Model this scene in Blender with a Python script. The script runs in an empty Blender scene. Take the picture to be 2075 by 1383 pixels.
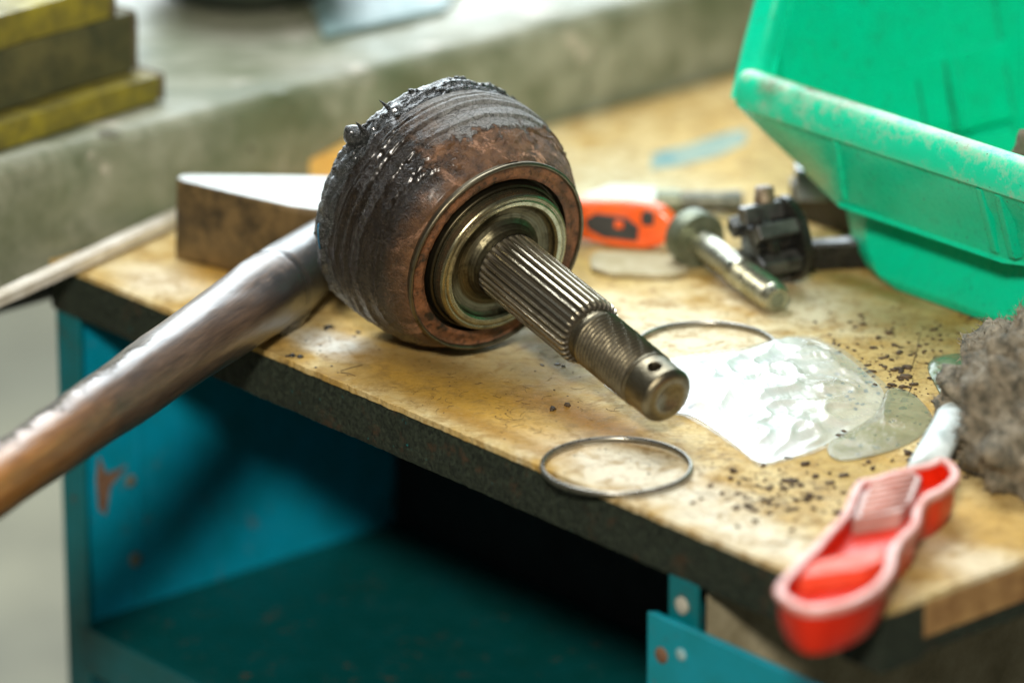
import bpy, bmesh, math, random
import numpy as np
from mathutils import Vector, Matrix, noise as mn
random.seed(7); rng = np.random.default_rng(7)
sc = bpy.context.scene
COL = sc.collection
CM = 0.01
# ------------------------------------------------------------------ camera
FPX, PITCH, DIST = 10000.0, math.radians(20.3), 208.0        # pixels of a 2075 px wide frame, centimetres
CAM = Vector((0, -DIST*math.cos(PITCH), DIST*math.sin(PITCH)))
FW = Vector((0, math.cos(PITCH), -math.sin(PITCH))); UPV = Vector((0, math.sin(PITCH), math.cos(PITCH)))
cd = bpy.data.cameras.new('camera'); cam = bpy.data.objects.new('camera', cd); COL.objects.link(cam)
cam.location = CAM*CM; cam.rotation_euler = (math.pi/2-PITCH, 0, 0)
cd.sensor_width = 36; cd.lens = FPX/2075*36; cd.clip_start = .05; cd.clip_end = 60
cd.dof.use_dof = True; cd.dof.focus_distance = 2.015; cd.dof.aperture_fstop = 3.7; cd.dof.aperture_blades = 0
sc.camera = cam
def at(px, py, z=0.0):            # the point of the plane at height z (cm) seen at a pixel of the 2075 px wide photograph
    d = FW + Vector((1,0,0))*((px-1037.5)/FPX) - UPV*((py-691.5)/FPX)
    return CAM + d*((z-CAM.z)/d.z)
def pj(p):
    q = Vector(p)-CAM; k = FPX/q.dot(FW); return (1037.5+q.x*k, 691.5-q.dot(UPV)*k)
# ------------------------------------------------------------------ world, lamps, exposure
w = bpy.data.worlds.new('World'); sc.world = w; w.use_nodes = True
wn = w.node_tree.nodes; bg = wn['Background']; bg.inputs[0].default_value = (.80,.93,1,1); bg.inputs[1].default_value = .08
def area(name, loc, target, sx, sy, energy, col):
    l = bpy.data.lights.new(name, 'AREA'); l.shape = 'RECTANGLE'; l.size = sx; l.size_y = sy; l.energy = energy; l.color = col
    o = bpy.data.objects.new(name, l); COL.objects.link(o); o.location = loc
    o.rotation_euler = (Vector(target)-Vector(loc)).to_track_quat('-Z','Y').to_euler(); return o
area('window_light_back', (-.6, 3.1, 1.35), (0,0,.05), 3.2, 2.5, 150, (.84,.95,1))
area('overhead_lamp', (-.25, .75, 1.95), (0,0,0), 1.3, .8, 44, (.92,.97,1))
area('front_lamp', (-.16, -2.6, 1.62), (0,0,-.08), .30, .26, 78, (1,.93,.80))  # unseen lamp behind the camera, set by the tabletop's shadow edge
sc.view_settings.view_transform = 'Standard'; sc.view_settings.look = 'None'
sc.view_settings.exposure = 0.27; sc.view_settings.gamma = 1
# ------------------------------------------------------------------ node helper
class N:
    def __init__(s, name):
        s.m = bpy.data.materials.new(name); s.m.use_nodes = True; s.t = s.m.node_tree; s.n = s.t.nodes
        s.b = s.n['Principled BSDF']; s.out = s.n['Material Output']
        tc = s.n.new('ShaderNodeTexCoord'); v = s.n.new('ShaderNodeVectorMath'); v.operation = 'SCALE'; v.inputs[3].default_value = 100
        s.t.links.new(tc.outputs['Object'], v.inputs[0]); s.co = v.outputs[0]; s.nrm = tc.outputs['Normal']
    def L(s, a, b): s.t.links.new(a, b)
    def put(s, inp, v):
        if isinstance(v, bpy.types.NodeSocket): s.L(v, inp)
        elif isinstance(v, tuple) and len(v) == 3 and inp.type == 'RGBA': inp.default_value = (*v, 1)
        else: inp.default_value = v
    def mapv(s, scale=(1,1,1), rot=(0,0,0), loc=(0,0,0), co=None):
        q = s.n.new('ShaderNodeMapping'); s.L(co or s.co, q.inputs[0]); q.inputs[1].default_value = loc; q.inputs[2].default_value = rot; q.inputs[3].default_value = scale
        return q.outputs[0]
    def noise(s, scale, detail=5, rough=.6, dist=0, co=None):
        q = s.n.new('ShaderNodeTexNoise'); s.L(co or s.co, q.inputs['Vector']); q.inputs['Scale'].default_value = scale
        q.inputs['Detail'].default_value = detail; q.inputs['Roughness'].default_value = rough; q.inputs['Distortion'].default_value = dist
        return q.outputs['Fac']
    def vor(s, scale, co=None, feat='F1', out='Distance', rnd=1):
        q = s.n.new('ShaderNodeTexVoronoi'); q.feature = feat; s.L(co or s.co, q.inputs['Vector']); q.inputs['Scale'].default_value = scale; q.inputs['Randomness'].default_value = rnd
        return q.outputs[out]
    def ramp(s, f, stops):
        q = s.n.new('ShaderNodeValToRGB'); s.put(q.inputs[0], f); e = q.color_ramp.elements
        while len(e) < len(stops): e.new(.5)
        for k, (p, c) in enumerate(stops):
            e[k].position = p; e[k].color = (c, c, c, 1) if not isinstance(c, tuple) else (*c, 1)
        return q.outputs[0]
    def step(s, f, a, b, lo=0.0, hi=1.0):
        q = s.n.new('ShaderNodeMapRange'); s.put(q.inputs[0], f)
        for i, v in zip((1,2,3,4), (a,b,lo,hi)): q.inputs[i].default_value = v
        return q.outputs[0]
    def mix(s, f, a, b, mode='MIX'):
        q = s.n.new('ShaderNodeMix'); q.data_type = 'RGBA'; q.blend_type = mode; s.put(q.inputs[0], f); s.put(q.inputs[6], a); s.put(q.inputs[7], b)
        return q.outputs[2]
    def math(s, op, a, b=0.0, c=None, clamp=False):
        q = s.n.new('ShaderNodeMath'); q.operation = op; q.use_clamp = clamp; s.put(q.inputs[0], a); s.put(q.inputs[1], b)
        if c is not None: s.put(q.inputs[2], c)
        return q.outputs[0]
    def xyz(s, co=None):
        q = s.n.new('ShaderNodeSeparateXYZ'); s.L(co or s.co, q.inputs[0]); return q.outputs
    def near(s, p, r0, r1, sc_=(1,1,1), rot=0.0, wob=0.0, ws=.5):
        """1 inside radius r0 of point p, 0 beyond r1, edge broken by noise (a stain with its own shape)"""
        co = s.mapv(loc=(-p[0],-p[1],-p[2]))
        co = s.mapv(rot=(0,0,-rot), co=co); co = s.mapv(scale=(1/sc_[0],1/sc_[1],1/sc_[2]), co=co)
        q = s.n.new('ShaderNodeVectorMath'); q.operation = 'LENGTH'; s.L(co, q.inputs[0]); d = q.outputs['Value']
        if wob: d = s.math('ADD', d, s.math('MULTIPLY', s.math('SUBTRACT', s.noise(ws, 6, .65), .5), wob))
        return s.step(d, r1, r0)
    def bump(s, h, strength=.5, dist=.05, nrm=None):
        q = s.n.new('ShaderNodeBump'); s.put(q.inputs['Height'], h); q.inputs['Strength'].default_value = strength; q.inputs['Distance'].default_value = dist*CM
        if nrm: s.L(nrm, q.inputs['Normal'])
        return q.outputs[0]
    def fin(s, col=None, rough=None, metal=None, nrm=None, **kw):
        for k, v in (('Base Color', col), ('Roughness', rough), ('Metallic', metal), ('Normal', nrm)):
            if v is not None: s.put(s.b.inputs[k], v)
        for k, v in kw.items(): s.put(s.b.inputs[k.replace('_', ' ')], v)
        return s.m
# ------------------------------------------------------------------ object helpers
BASE = {}
def props(o, label=None, cat=None, group=None, kind=None):
    for k, v in (('label', label), ('category', cat), ('group', group), ('kind', kind)):
        if v: o[k] = v
    return o
def thing(name, label, cat, loc=(0,0,0), rot=None, group=None):
    o = bpy.data.objects.new(name, None); COL.objects.link(o); o.empty_display_size = .01
    o.location = Vector(loc)
    if rot is not None: o.rotation_mode = 'QUATERNION'; o.rotation_quaternion = rot
    BASE[o.name] = Vector(loc) if rot is None else Vector((0,0,0))
    return props(o, label, cat, group)
def M(name, v, f, mat, parent=None, smooth=True, sharp=None, **kw):
    me = bpy.data.meshes.new(name)
    off = BASE.get(parent.name, Vector((0,0,0))) if parent else Vector((0,0,0))
    v = np.asarray(v, float).reshape(-1,3) - np.array(off)
    me.from_pydata(v.tolist(), [], [tuple(map(int, q)) for q in f]); me.update()
    if smooth: me.shade_smooth()
    if sharp is not None: me.set_sharp_from_angle(angle=math.radians(sharp))
    me.materials.append(mat)
    o = bpy.data.objects.new(name, me); COL.objects.link(o)
    if parent: o.parent = parent; BASE[o.name] = off
    return props(o, **kw)
def bev(o, w=.05, seg=2, ang=30):
    m = o.modifiers.new('bevel', 'BEVEL'); m.width = w*CM; m.segments = seg; m.limit_method = 'ANGLE'; m.angle_limit = math.radians(ang)
    return o
class G:
    def __init__(s): s.v = []; s.f = []
    def add(s, v, f):
        n = len(s.v); s.v += [tuple(p) for p in v]; s.f += [tuple(i+n for i in q) for q in f]; return s
    def prism(s, pts, z0, z1):      # vertical prism on an xy outline (counter-clockwise); z0, z1 number or list
        n = len(pts); a = z0 if hasattr(z0,'__len__') else [z0]*n; b = z1 if hasattr(z1,'__len__') else [z1]*n
        v = [(p[0],p[1],a[i]) for i, p in enumerate(pts)] + [(p[0],p[1],b[i]) for i, p in enumerate(pts)]
        return s.add(v, [tuple(range(n-1,-1,-1)), tuple(range(n,2*n))] + [(i,(i+1)%n,(i+1)%n+n,i+n) for i in range(n)])
    def box(s, o, ex, ey, ez):      # origin corner and three edge vectors
        o, ex, ey, ez = map(Vector, (o, ex, ey, ez))
        v = [o, o+ex, o+ex+ey, o+ey, o+ez, o+ex+ez, o+ex+ey+ez, o+ey+ez]
        return s.add(v, [(3,2,1,0),(4,5,6,7),(0,1,5,4),(1,2,6,5),(2,3,7,6),(3,0,4,7)])
    def tube(s, path, rad, n=12, caps=True, flat=1.0, up=(0,0,1)):
        path = [Vector(p) for p in path]; v = []; f = []; m = len(path); rads = rad if hasattr(rad,'__len__') else [rad]*m
        for i, p in enumerate(path):
            t = (path[min(i+1,m-1)]-path[max(i-1,0)]).normalized(); x = t.cross(Vector(up)).normalized(); y = x.cross(t)
            for k in range(n):
                a = 2*math.pi*k/n; v.append(p + (x*math.cos(a) + y*math.sin(a)*flat)*rads[i])
        for i in range(m-1):
            for k in range(n): f.append((i*n+k, i*n+(k+1)%n, (i+1)*n+(k+1)%n, (i+1)*n+k))
        if caps: f.append(tuple(range(n-1,-1,-1))); f.append(tuple((m-1)*n+k for k in range(n)))
        return s.add(v, f)
    def mk(s, name, mat, parent=None, **kw): return M(name, s.v, s.f, mat, parent, **kw)
def fr(p, sc_=1.0, o=4): return mn.fractal(Vector(p)*sc_, 1.0, 2.0, o)
def lathe(prof, seg, fn=None, close0=False, close1=False):
    """profile of (s, r) round local Z; fn(angle, s, r, index) -> radius"""
    v = []; f = []; m = len(prof)
    for i, (s_, r_) in enumerate(prof):
        for k in range(seg):
            a = 2*math.pi*k/seg; r = fn(a, s_, r_, i) if fn else r_
            if isinstance(r, tuple): r, ss = r
            else: ss = s_
            v.append((r*math.cos(a), r*math.sin(a), ss))
    for i in range(m-1):
        for k in range(seg): f.append((i*seg+k, i*seg+(k+1)%seg, (i+1)*seg+(k+1)%seg, (i+1)*seg+k))
    if close0: f.append(tuple(range(seg-1,-1,-1)))
    if close1: f.append(tuple((m-1)*seg+k for k in range(seg)))
    return v, f
def resample(prof, step):
    out = [prof[0]]
    for (s0,r0),(s1,r1) in zip(prof, prof[1:]):
        n = max(1, int(math.hypot(s1-s0, r1-r0)/step))
        out += [(s0+(s1-s0)*k/n, r0+(r1-r0)*k/n) for k in range(1,n+1)]
    return out
# ------------------------------------------------------------------ table frame: A along the front edge, B away from the camera
LC = at(100,525); KC = at(1790,1237); A = (KC-LC).normalized(); B = Vector((-A.y, A.x, 0)); Z = Vector((0,0,1)); LEN = (KC-LC).length
def T(a, b, z=0.0): return LC + A*a + B*b + Z*z
def tin(px, py, z=0.0): q = at(px,py,z)-LC; return q.dot(A), q.dot(B)
# ------------------------------------------------------------------ materials
def m_tabletop():
    n = N('plywood_grease'); p = lambda x,y: (at(x,y).x-LC.x, at(x,y).y-LC.y, 88); ang = math.atan2(A.y, A.x)
    gr = n.mapv(scale=(.35,3.2,1), rot=(0,0,-ang-.25))
    big = n.noise(.30, 7, .68); fine = n.noise(1.8, 8, .75, co=gr); blot = n.noise(1.1, 8, .72, .8)
    c = n.mix(n.step(big, .40, .62), (.64,.52,.27), (.46,.29,.075))
    c = n.mix(n.math('MULTIPLY', n.step(fine, .46, .70), .6), c, (.33,.22,.08))
    def stain_shade(c, px, py, r0, r1, sx, sy, col, k, wob=1.2, ws=.6, ang_=ang):
        m = n.near(p(px,py), r0, r1, (sx,sy,6), ang_, wob, ws)
        return n.mix(n.math('MULTIPLY', m, k), c, col)
    PALE_ = (.72,.67,.53)
    c = stain_shade(c, 1290, 960, .4, 1.1, 7.0, 2.6, PALE_, .9)
    c = stain_shade(c, 1560, 1100, .3, 1.1, 7, 2.0, (.70,.66,.52), .85)
    c = stain_shade(c, 1400, 690, .4, 1.2, 7, 4, (.72,.66,.48), .85)
    c = stain_shade(c, 1620, 620, .3, 1.1, 5, 3, (.70,.64,.46), .8)
    c = stain_shade(c, 2000, 1150, .3, 1.1, 4.5, 2.2, (.72,.64,.46), .8)
    c = stain_shade(c, 330, 570, .3, 1.1, 3.2, 2.0, (.70,.62,.46), .8)
    c = stain_shade(c, 680, 700, .5, 1.1, 2.6, 1.5, (.66,.66,.60), .95, .8)
    c = stain_shade(c, 1250, 400, .3, 1.2, 6, 9, (.56,.55,.38), .8)
    # grease-soaked ochre, with some separate dark olive patches
    c = stain_shade(c, 930, 800, .45, 1.0, 8.5, 2.3, (.52,.30,.05), .95)
    c = stain_shade(c, 870, 735, .2, 1.0, 4.5, 1.9, (.20,.12,.03), .85)  # shadow below the joint housing, painted as a dark olive patch
    c = stain_shade(c, 1100, 760, .2, 1.0, 4.0, 1.6, (.34,.27,.13), .8)
    c = stain_shade(c, 1640, 1180, .2, 1.1, 4.5, 1.6, (.40,.27,.10), .8)
    c = stain_shade(c, 1000, 870, .2, 1.0, 6.0, .9, (.36,.19,.03), .8)
    c = stain_shade(c, 1190, 850, .3, 1.0, 5.5, 1.5, (.46,.22,.03), .9)
    c = stain_shade(c, 545, 690, .3, 1.0, 2.2, 1.0, (.60,.36,.09), .85)
    c = stain_shade(c, 730, 640, .2, 1.0, 3.4, 1.6, (.55,.36,.10), .85)
    c = stain_shade(c, 470, 545, .3, 1.0, 2.4, 3.0, (.56,.31,.05), .9)
    c = stain_shade(c, 620, 370, .2, 1.2, 5, 4, (.70,.36,.05), .9)
    c = stain_shade(c, 1210, 550, .2, 1.0, 3.5, 2.0, (.50,.34,.08), .8)
    c = stain_shade(c, 1450, 470, .3, 1.1, 5, 3, (.46,.34,.14), .6)
    c = stain_shade(c, 1560, 330, .3, 1.1, 8, 6, (.56,.38,.12), .8)
    c = stain_shade(c, 1790, 745, .3, 1.0, 4.6, 3.4, (.46,.33,.12), .85)
    c = stain_shade(c, 1840, 665, .3, 1.0, 5, 2.0, (.36,.29,.12), .8)
    c = stain_shade(c, 1770, 585, .2, 1.0, 5, .9, (.20,.17,.03), .8)  # dark olive strip along the front foot of the bin
    c = stain_shade(c, 1720, 950, .3, 1.0, 5.0, 2.4, (.44,.31,.10), .85)
    c = stain_shade(c, 2020, 1060, .2, 1.1, 5, 2.4, (.50,.32,.09), .85)
    c = n.mix(n.math('MULTIPLY', n.step(blot, .48, .62), .7), c, (.30,.18,.05))
    c = n.mix(n.math('MULTIPLY', n.step(n.noise(.8,7,.7,1.0,co=n.mapv(loc=(40,3,0))), .58, .70), .55), c, (.17,.12,.05))
    gz = n.near(p(1600,1000), .3, 1.2, (8,3.2,6), ang, 1.2, .6); c = n.mix(n.math('MULTIPLY', n.step(n.noise(1.5,7,.75,.6), .50, .62), n.math('MULTIPLY', gz, .85)), c, (.11,.065,.02))
    gz2 = n.near(p(1830,720), .3, 1.2, (6,4.2,6), ang, 1.2, .6); c = n.mix(n.math('MULTIPLY', n.step(n.noise(2.2,7,.75,.6), .52, .64), n.math('MULTIPLY', gz2, .8)), c, (.10,.07,.025))
    # dark scratches, fibres, specks
    sc1 = n.noise(3.2, 9, .8, 1.5, co=n.mapv(scale=(.5,2.6,1), rot=(0,0,-ang-.5)))
    ff = n.noise(6.5, 8, .8, co=n.mapv(scale=(.6,2.2,1), rot=(0,0,-ang-.15))); c = n.mix(n.math('MULTIPLY', n.step(ff, .50, .68), .42), c, (.20,.13,.045)); c = n.mix(n.math('MULTIPLY', n.step(ff, .46, .32), .25), c, (.80,.74,.58))
    zone = n.near(p(1000,780), .3, 1.2, (14,5,6), ang, 1.2, .6)
    c = n.mix(n.math('MULTIPLY', n.step(sc1, .555, .66), n.math('MULTIPLY', zone, .9)), c, (.06,.035,.012))
    sc2 = n.noise(2.1, 8, .8, 3.0, co=n.mapv(scale=(2.2,.6,1), rot=(0,0,-ang+.35)))
    c = n.mix(n.math('MULTIPLY', n.step(sc2, .635, .70), .75), c, (.09,.06,.02))
    sp = n.vor(2.2); sk = n.noise(.9, 4, .7)
    c = n.mix(n.math('MULTIPLY', n.step(sp, .16, .07), n.step(sk, .50, .60)), c, (.035,.025,.015))
    sp2 = n.vor(6.5); c = n.mix(n.math('MULTIPLY', n.step(sp2, .17, .08), n.step(n.noise(.55,3,.7), .46, .62)), c, (.05,.035,.02))
    h = n.math('ADD', n.math('MULTIPLY', fine, .6), n.math('MULTIPLY', n.noise(9, 5, .7), .5))
    ro = n.step(n.noise(.8,5,.6), .35, .7, .5, .75)
    return n.fin(c, ro, nrm=n.bump(h, .6, .07), Specular_IOR_Level=.09)
def m_rail():
    n = N('black_painted_steel'); a = n.noise(5, 8, .8); b = n.noise(.8, 5, .7)
    c = n.mix(n.step(a, .42, .70), (.005,.009,.006), (.060,.078,.050))
    c = n.mix(n.step(b, .58, .68), c, (.055,.035,.018))
    c = n.mix(n.math('MULTIPLY', n.step(n.noise(1.7,4,.7), .67, .69), .8), c, (.0,.16,.17))
    return n.fin(c, n.step(a,.3,.7,.45,.75), nrm=n.bump(n.math('ADD', a, n.noise(14,4,.8)), .9, .10), Specular_IOR_Level=.22)
def m_teal(name='teal_paint', col=(.0,.26,.41), dirt=.5):
    n = N(name); a = n.noise(.45, 6, .65); b = n.noise(1.1, 7, .75)
    c = n.mix(n.step(a,.3,.7), col, (col[0], col[1]*.78, col[2]*.68))
    c = n.mix(n.math('MULTIPLY', n.step(b,.60,.68), dirt), c, (.10,.055,.03))
    c = n.mix(n.math('MULTIPLY', n.step(n.noise(.7,5,.7),.62,.72), dirt), c, (.03,.05,.045))
    return n.fin(c, n.step(b,.3,.7,.3,.55), nrm=n.bump(b,.3,.05))
def m_simple(name, c1, c2, scale=1.0, rough=.5, metal=0.0, bump=.3, rscale=None, det=6, lo=.35, hi=.65, **kw):
    n = N(name); a = n.noise(scale, det, .65); c = n.mix(n.step(a, lo, hi), c1, c2)
    r = n.step(n.noise(rscale or scale*2.3, 5, .6), .3, .7, max(.03,rough-.12), min(1,rough+.12))
    return n.fin(c, r, metal, n.bump(n.noise(scale*5,6,.7), bump, .04), **kw)
def m_ledge():
    n = N('weathered_ledge'); a = n.noise(.18, 6, .6); b = n.noise(.6, 6, .7); g = n.noise(.5,5,.6,co=n.mapv(scale=(.3,1.6,1),rot=(0,0,-math.atan2(B.y,B.x))))
    c = n.mix(n.step(a,.35,.65), (.15,.17,.10), (.36,.36,.28))
    c = n.mix(n.math('MULTIPLY', n.step(g,.45,.62), .6), c, (.10,.12,.065))
    c = n.mix(n.step(b,.63,.70), c, (.09,.085,.05))
    c = n.mix(n.math('MULTIPLY', n.step(n.noise(.35,4,.6),.63,.70), .8), c, (.55,.50,.42))
    return n.fin(c, n.step(b,.3,.7,.32,.6), nrm=n.bump(b,.4,.15), Specular_IOR_Level=.6)
def m_housing():
    n = N('rusty_housing'); X, Y, S = n.xyz()
    big = n.noise(.55, 6, .65); med = n.noise(1.8, 8, .7); fine = n.noise(7, 8, .8); grit = n.vor(8)
    c = n.mix(n.step(med,.35,.68), (.055,.026,.011), (.24,.115,.048))
    c = n.mix(n.math('MULTIPLY', n.step(fine,.50,.75), .6), c, (.24,.15,.085))
    cop = n.math('MULTIPLY', n.step(n.noise(.75,7,.7,.6), .55, .62), n.step(S, -3.0, -.9))
    c = n.mix(cop, c, (.52,.29,.18))
    # grey crust of dried grease on the upper back of the barrel
    y2 = n.math('ADD', n.math('MULTIPLY', Y, .8), n.math('MULTIPLY', S, -.95))
    edge = n.math('ADD', y2, n.math('MULTIPLY', n.math('SUBTRACT', n.noise(1.3,8,.7), .5), 3.4))
    crust = n.step(edge, 5.5, 5.75)
    cc = n.mix(n.step(fine,.35,.7), (.13,.125,.115), (.44,.43,.41))
    cc = n.mix(n.step(n.vor(2.6,co=n.mapv(scale=(1,1,1.2)),feat='DISTANCE_TO_EDGE'), .035, .0), cc, (.012,.012,.012))
    crust = n.math('MULTIPLY', crust, n.step(X, -3.6, -1.2))
    c = n.mix(crust, c, cc)
    # wet black grit on the left flank
    wet = n.step(n.math('ADD', X, n.math('MULTIPLY', n.math('SUBTRACT', n.noise(.9,7,.7), .5), 5.0)), -1.9, -3.1)
    wet = n.math('MULTIPLY', wet, n.step(S, -.3, -1.3))
    c = n.mix(n.math('MULTIPLY', wet, .95), c, n.mix(n.step(fine,.5,.75), (.010,.008,.005), (.060,.046,.026)))
    ro = n.math('SUBTRACT', n.step(fine,.3,.7,.30,.52), n.math('MULTIPLY', wet, .22))
    h = n.math('ADD', n.math('MULTIPLY', fine, 1.0), n.math('ADD', n.math('MULTIPLY', med, .9), n.math('MULTIPLY', crust, .9)))
    h = n.math('SUBTRACT', h, n.math('MULTIPLY', n.math('MULTIPLY', n.step(grit,.0,.45), wet), .9))
    met = n.math('MULTIPLY', cop, .5)
    return n.fin(c, ro, met, n.bump(h, 1.0, .16), Specular_IOR_Level=.45, Coat_Weight=n.math('MULTIPLY', wet, .5), Coat_Roughness=.2)
def m_rustface():
    n = N('rust_face'); a = n.noise(2.2,8,.75); b = n.noise(9,6,.8)
    c = n.mix(n.step(a,.38,.62), (.05,.025,.013), (.36,.15,.065)); c = n.mix(n.math('MULTIPLY', n.step(b,.56,.70),.8), c, (.50,.30,.20))
    c = n.mix(n.step(n.noise(1.1,6,.7),.50,.62), c, (.03,.022,.014))
    return n.fin(c, n.step(b,.3,.7,.32,.6), .35, n.bump(b,.7,.05))
def m_steel(name, c1, c2, rough, streak=True, metal=.95, oil=.5):
    n = N(name); X, Y, S = n.xyz()
    rad = n.math('SQRT', n.math('ADD', n.math('MULTIPLY',X,X), n.math('MULTIPLY',Y,Y)))
    q = n.n.new('ShaderNodeCombineXYZ'); n.L(rad, q.inputs[0]); n.L(S, q.inputs[1])
    st = n.noise(9, 5, .7, co=q.outputs[0]); a = n.noise(1.4,7,.7)
    c = n.mix(n.step(st,.3,.7), c1, c2); c = n.mix(n.math('MULTIPLY', n.step(a,.50,.68), oil), c, (.030,.022,.010))
    r = n.math('ADD', n.step(a,.3,.7,rough-.08,rough+.14), n.math('MULTIPLY', st, .08))
    return n.fin(c, r, metal, n.bump(n.math('ADD', n.math('MULTIPLY', st, .8 if streak else 0.), n.noise(8,6,.8)), .25, .03))
def m_groove(name, c1, c2, rough, r0, r1):      # machined steel; groove shade painted in by radius, along with old dirt
    n = N(name); X, Y, S = n.xyz(); rad = n.math('SQRT', n.math('ADD', n.math('MULTIPLY',X,X), n.math('MULTIPLY',Y,Y)))
    a = n.noise(1.4,7,.7); st = n.noise(6,6,.7,co=n.mapv(scale=(3,3,.4))); c = n.mix(n.step(st,.3,.7), c1, c2)
    c = n.mix(n.math('MULTIPLY', n.step(a,.5,.66), .55), c, (.05,.038,.02))
    dirt = n.step(n.math('ADD', rad, n.math('MULTIPLY', n.math('SUBTRACT', a, .5), .06)), r1, r0)
    if r1 < 1.3: dirt = n.math('MULTIPLY', dirt, n.math('MULTIPLY', n.step(S, 7.0, 7.2), n.step(S, 10.58, 10.48)))
    c = n.mix(n.math('MULTIPLY', dirt, .93), c, (.022,.016,.008))
    return n.fin(c, n.math('ADD', n.step(a,.3,.7,rough-.07,rough+.12), n.math('MULTIPLY', dirt, .25)), n.math('SUBTRACT', .95, n.math('MULTIPLY', dirt, .7)), n.bump(n.math('ADD', st, n.noise(9,5,.8)), .3, .03))
def m_blackgrease():
    n = N('wet_black_grease'); a = n.noise(3,7,.7); b = n.noise(9,5,.7)
    c = n.mix(n.step(a,.4,.7), (.005,.006,.005), (.022,.026,.024))
    return n.fin(c, n.step(b,.3,.7,.14,.36), 0.0, n.bump(n.math('ADD', a, n.math('MULTIPLY', b, .5)), .9, .2), Specular_IOR_Level=1.0, Coat_Weight=.6, Coat_Roughness=.08)
def m_handle():
    n = N('worn_handle'); L_ = n.mapv(scale=(2.2,2.2,.22))      # local z runs along the handle, head at 0
    X, Y, S = n.xyz(); g = n.noise(2.2,8,.7,.4,co=L_); a = n.noise(.5,6,.65)
    c = n.mix(n.step(g,.35,.68), (.055,.036,.026), (.16,.10,.062))
    c = n.mix(n.step(n.math('ADD', S, n.math('MULTIPLY', a, 8)), 27, 36), c, n.mix(n.step(g,.35,.65), (.24,.09,.018), (.46,.20,.04)))
    c = n.mix(n.step(n.math('ADD', S, n.math('MULTIPLY', g, 3)), 10.5, 8.0), c, n.mix(n.step(g,.4,.7), (.025,.020,.016), (.10,.08,.06)))
    c = n.mix(n.math('MULTIPLY', n.step(n.noise(1.4,8,.75,co=L_),.56,.70), .7), c, (.03,.02,.014))
    c = n.mix(n.math('MULTIPLY', n.step(n.math('ABSOLUTE', n.math('SUBTRACT', S, n.math('ADD', 7.5, n.math('MULTIPLY', n.noise(.8,4,.6), .25)))), .16, .08), .9), c, (.01,.009,.007))
    gs = n.math('MULTIPLY', n.step(n.math('ADD', X, n.math('MULTIPLY', n.noise(.8,7,.7), 2.0)), 1.7, 2.1), n.step(S, 13, 10)); c = n.mix(n.math('MULTIPLY', gs, .9), c, (.012,.011,.009))
    bare = n.math('MULTIPLY', n.step(n.math('ADD', X, n.math('MULTIPLY', n.math('SUBTRACT', n.noise(1.0,7,.7), .5), 2.6)), .2, -.15), n.step(S, 17.0, 20))
    cg = n.mix(n.step(n.noise(4,8,.75,co=L_),.42,.62), (.035,.030,.022), (.20,.18,.14))
    c = n.mix(bare, c, cg)
    r = n.math('ADD', n.step(a,.3,.7,.36,.5), n.math('MULTIPLY', bare, .35))
    h = n.math('ADD', n.math('MULTIPLY', g, n.math('ADD', .8, n.math('MULTIPLY', bare, 3.0))), n.math('MULTIPLY', n.noise(3,6,.7), .5))
    return n.fin(c, r, 0.0, n.bump(h,.35,.06), Specular_IOR_Level=n.math('SUBTRACT', .8, n.math('MULTIPLY', bare, .6)), Coat_Weight=n.math('SUBTRACT', 1.0, bare), Coat_Roughness=.36)
def m_bin():
    n = N('green_plastic'); a = n.noise(.6,6,.7); s = n.noise(3.0,6,.75); X, Y, ZZ = n.xyz()
    c = n.mix(n.step(a,.3,.7), (.0,.58,.33), (.003,.51,.28))
    spots = n.math('MULTIPLY', n.step(n.vor(2.4), .15, .07), n.step(n.noise(.8,3,.6),.47,.55))
    c = n.mix(spots, c, (.02,.05,.02)); c = n.mix(n.math('MULTIPLY', n.step(n.vor(5), .20, .10), n.step(n.noise(.6,4,.7,co=n.mapv(loc=(9,0,0))),.56,.62)), c, (.05,.05,.03))
    sm = n.math('MULTIPLY', n.step(n.noise(.9,8,.78,.5),.56,.70), .55); c = n.mix(sm, c, (.02,.15,.07))
    gc = n.math('MULTIPLY', n.step(n.vor(1.0, co=n.mapv(scale=(1,1,.7))), .10, .0), .5); c = n.mix(gc, c, (.01,.06,.03))
    return n.fin(c, n.step(s,.3,.7,.20,.38), nrm=n.bump(s,.12,.03), Subsurface_Weight=.05, Subsurface_Radius=(.1,1,.5), Subsurface_Scale=.002, Specular_IOR_Level=.32)
def m_bindust():
    n = N('scuffed_green_lip'); X, Y, ZZ = n.xyz(); a = n.noise(.9,8,.75); s = n.noise(5,7,.8)
    c = n.mix(n.step(a,.3,.7), (.0,.62,.34), (.03,.60,.36))
    crest = n.step(ZZ, 8.3, 9.1); c = n.mix(n.math('MULTIPLY', n.step(n.math('ADD', n.math('ADD', a, n.math('MULTIPLY', s, .3)), n.math('MULTIPLY', crest, .16)), .66, .86), .75), c, (.40,.52,.38))
    c = n.mix(n.math('MULTIPLY', n.step(s,.56,.66), n.step(a,.52,.62)), c, (.20,.14,.08))
    bb_ = T(29.3,25,0)
    for (x_,y_,z_,sx_,k_) in ((1655,178,9.1,1.9,.95),(1740,205,9.1,1.6,.7),(1560,168,9.0,.9,.6),(1960,275,9.1,1.6,.4)):
        q_ = at(x_,y_,z_)-bb_; c = n.mix(n.math('MULTIPLY', n.math('MULTIPLY', n.near(tuple(q_),.3,1.1,(sx_,1.0,1.0),math.atan2(A.y,A.x),.9,1.5), n.step(s,.34,.50)), k_), c, (.15,.10,.055))
    c = n.mix(n.math('MULTIPLY', n.step(n.vor(3.0),.12,.06), n.step(a,.4,.5)), c, (.02,.03,.01))
    return n.fin(c, n.step(s,.3,.7,.22,.46), nrm=n.bump(s,.25,.03))
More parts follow.
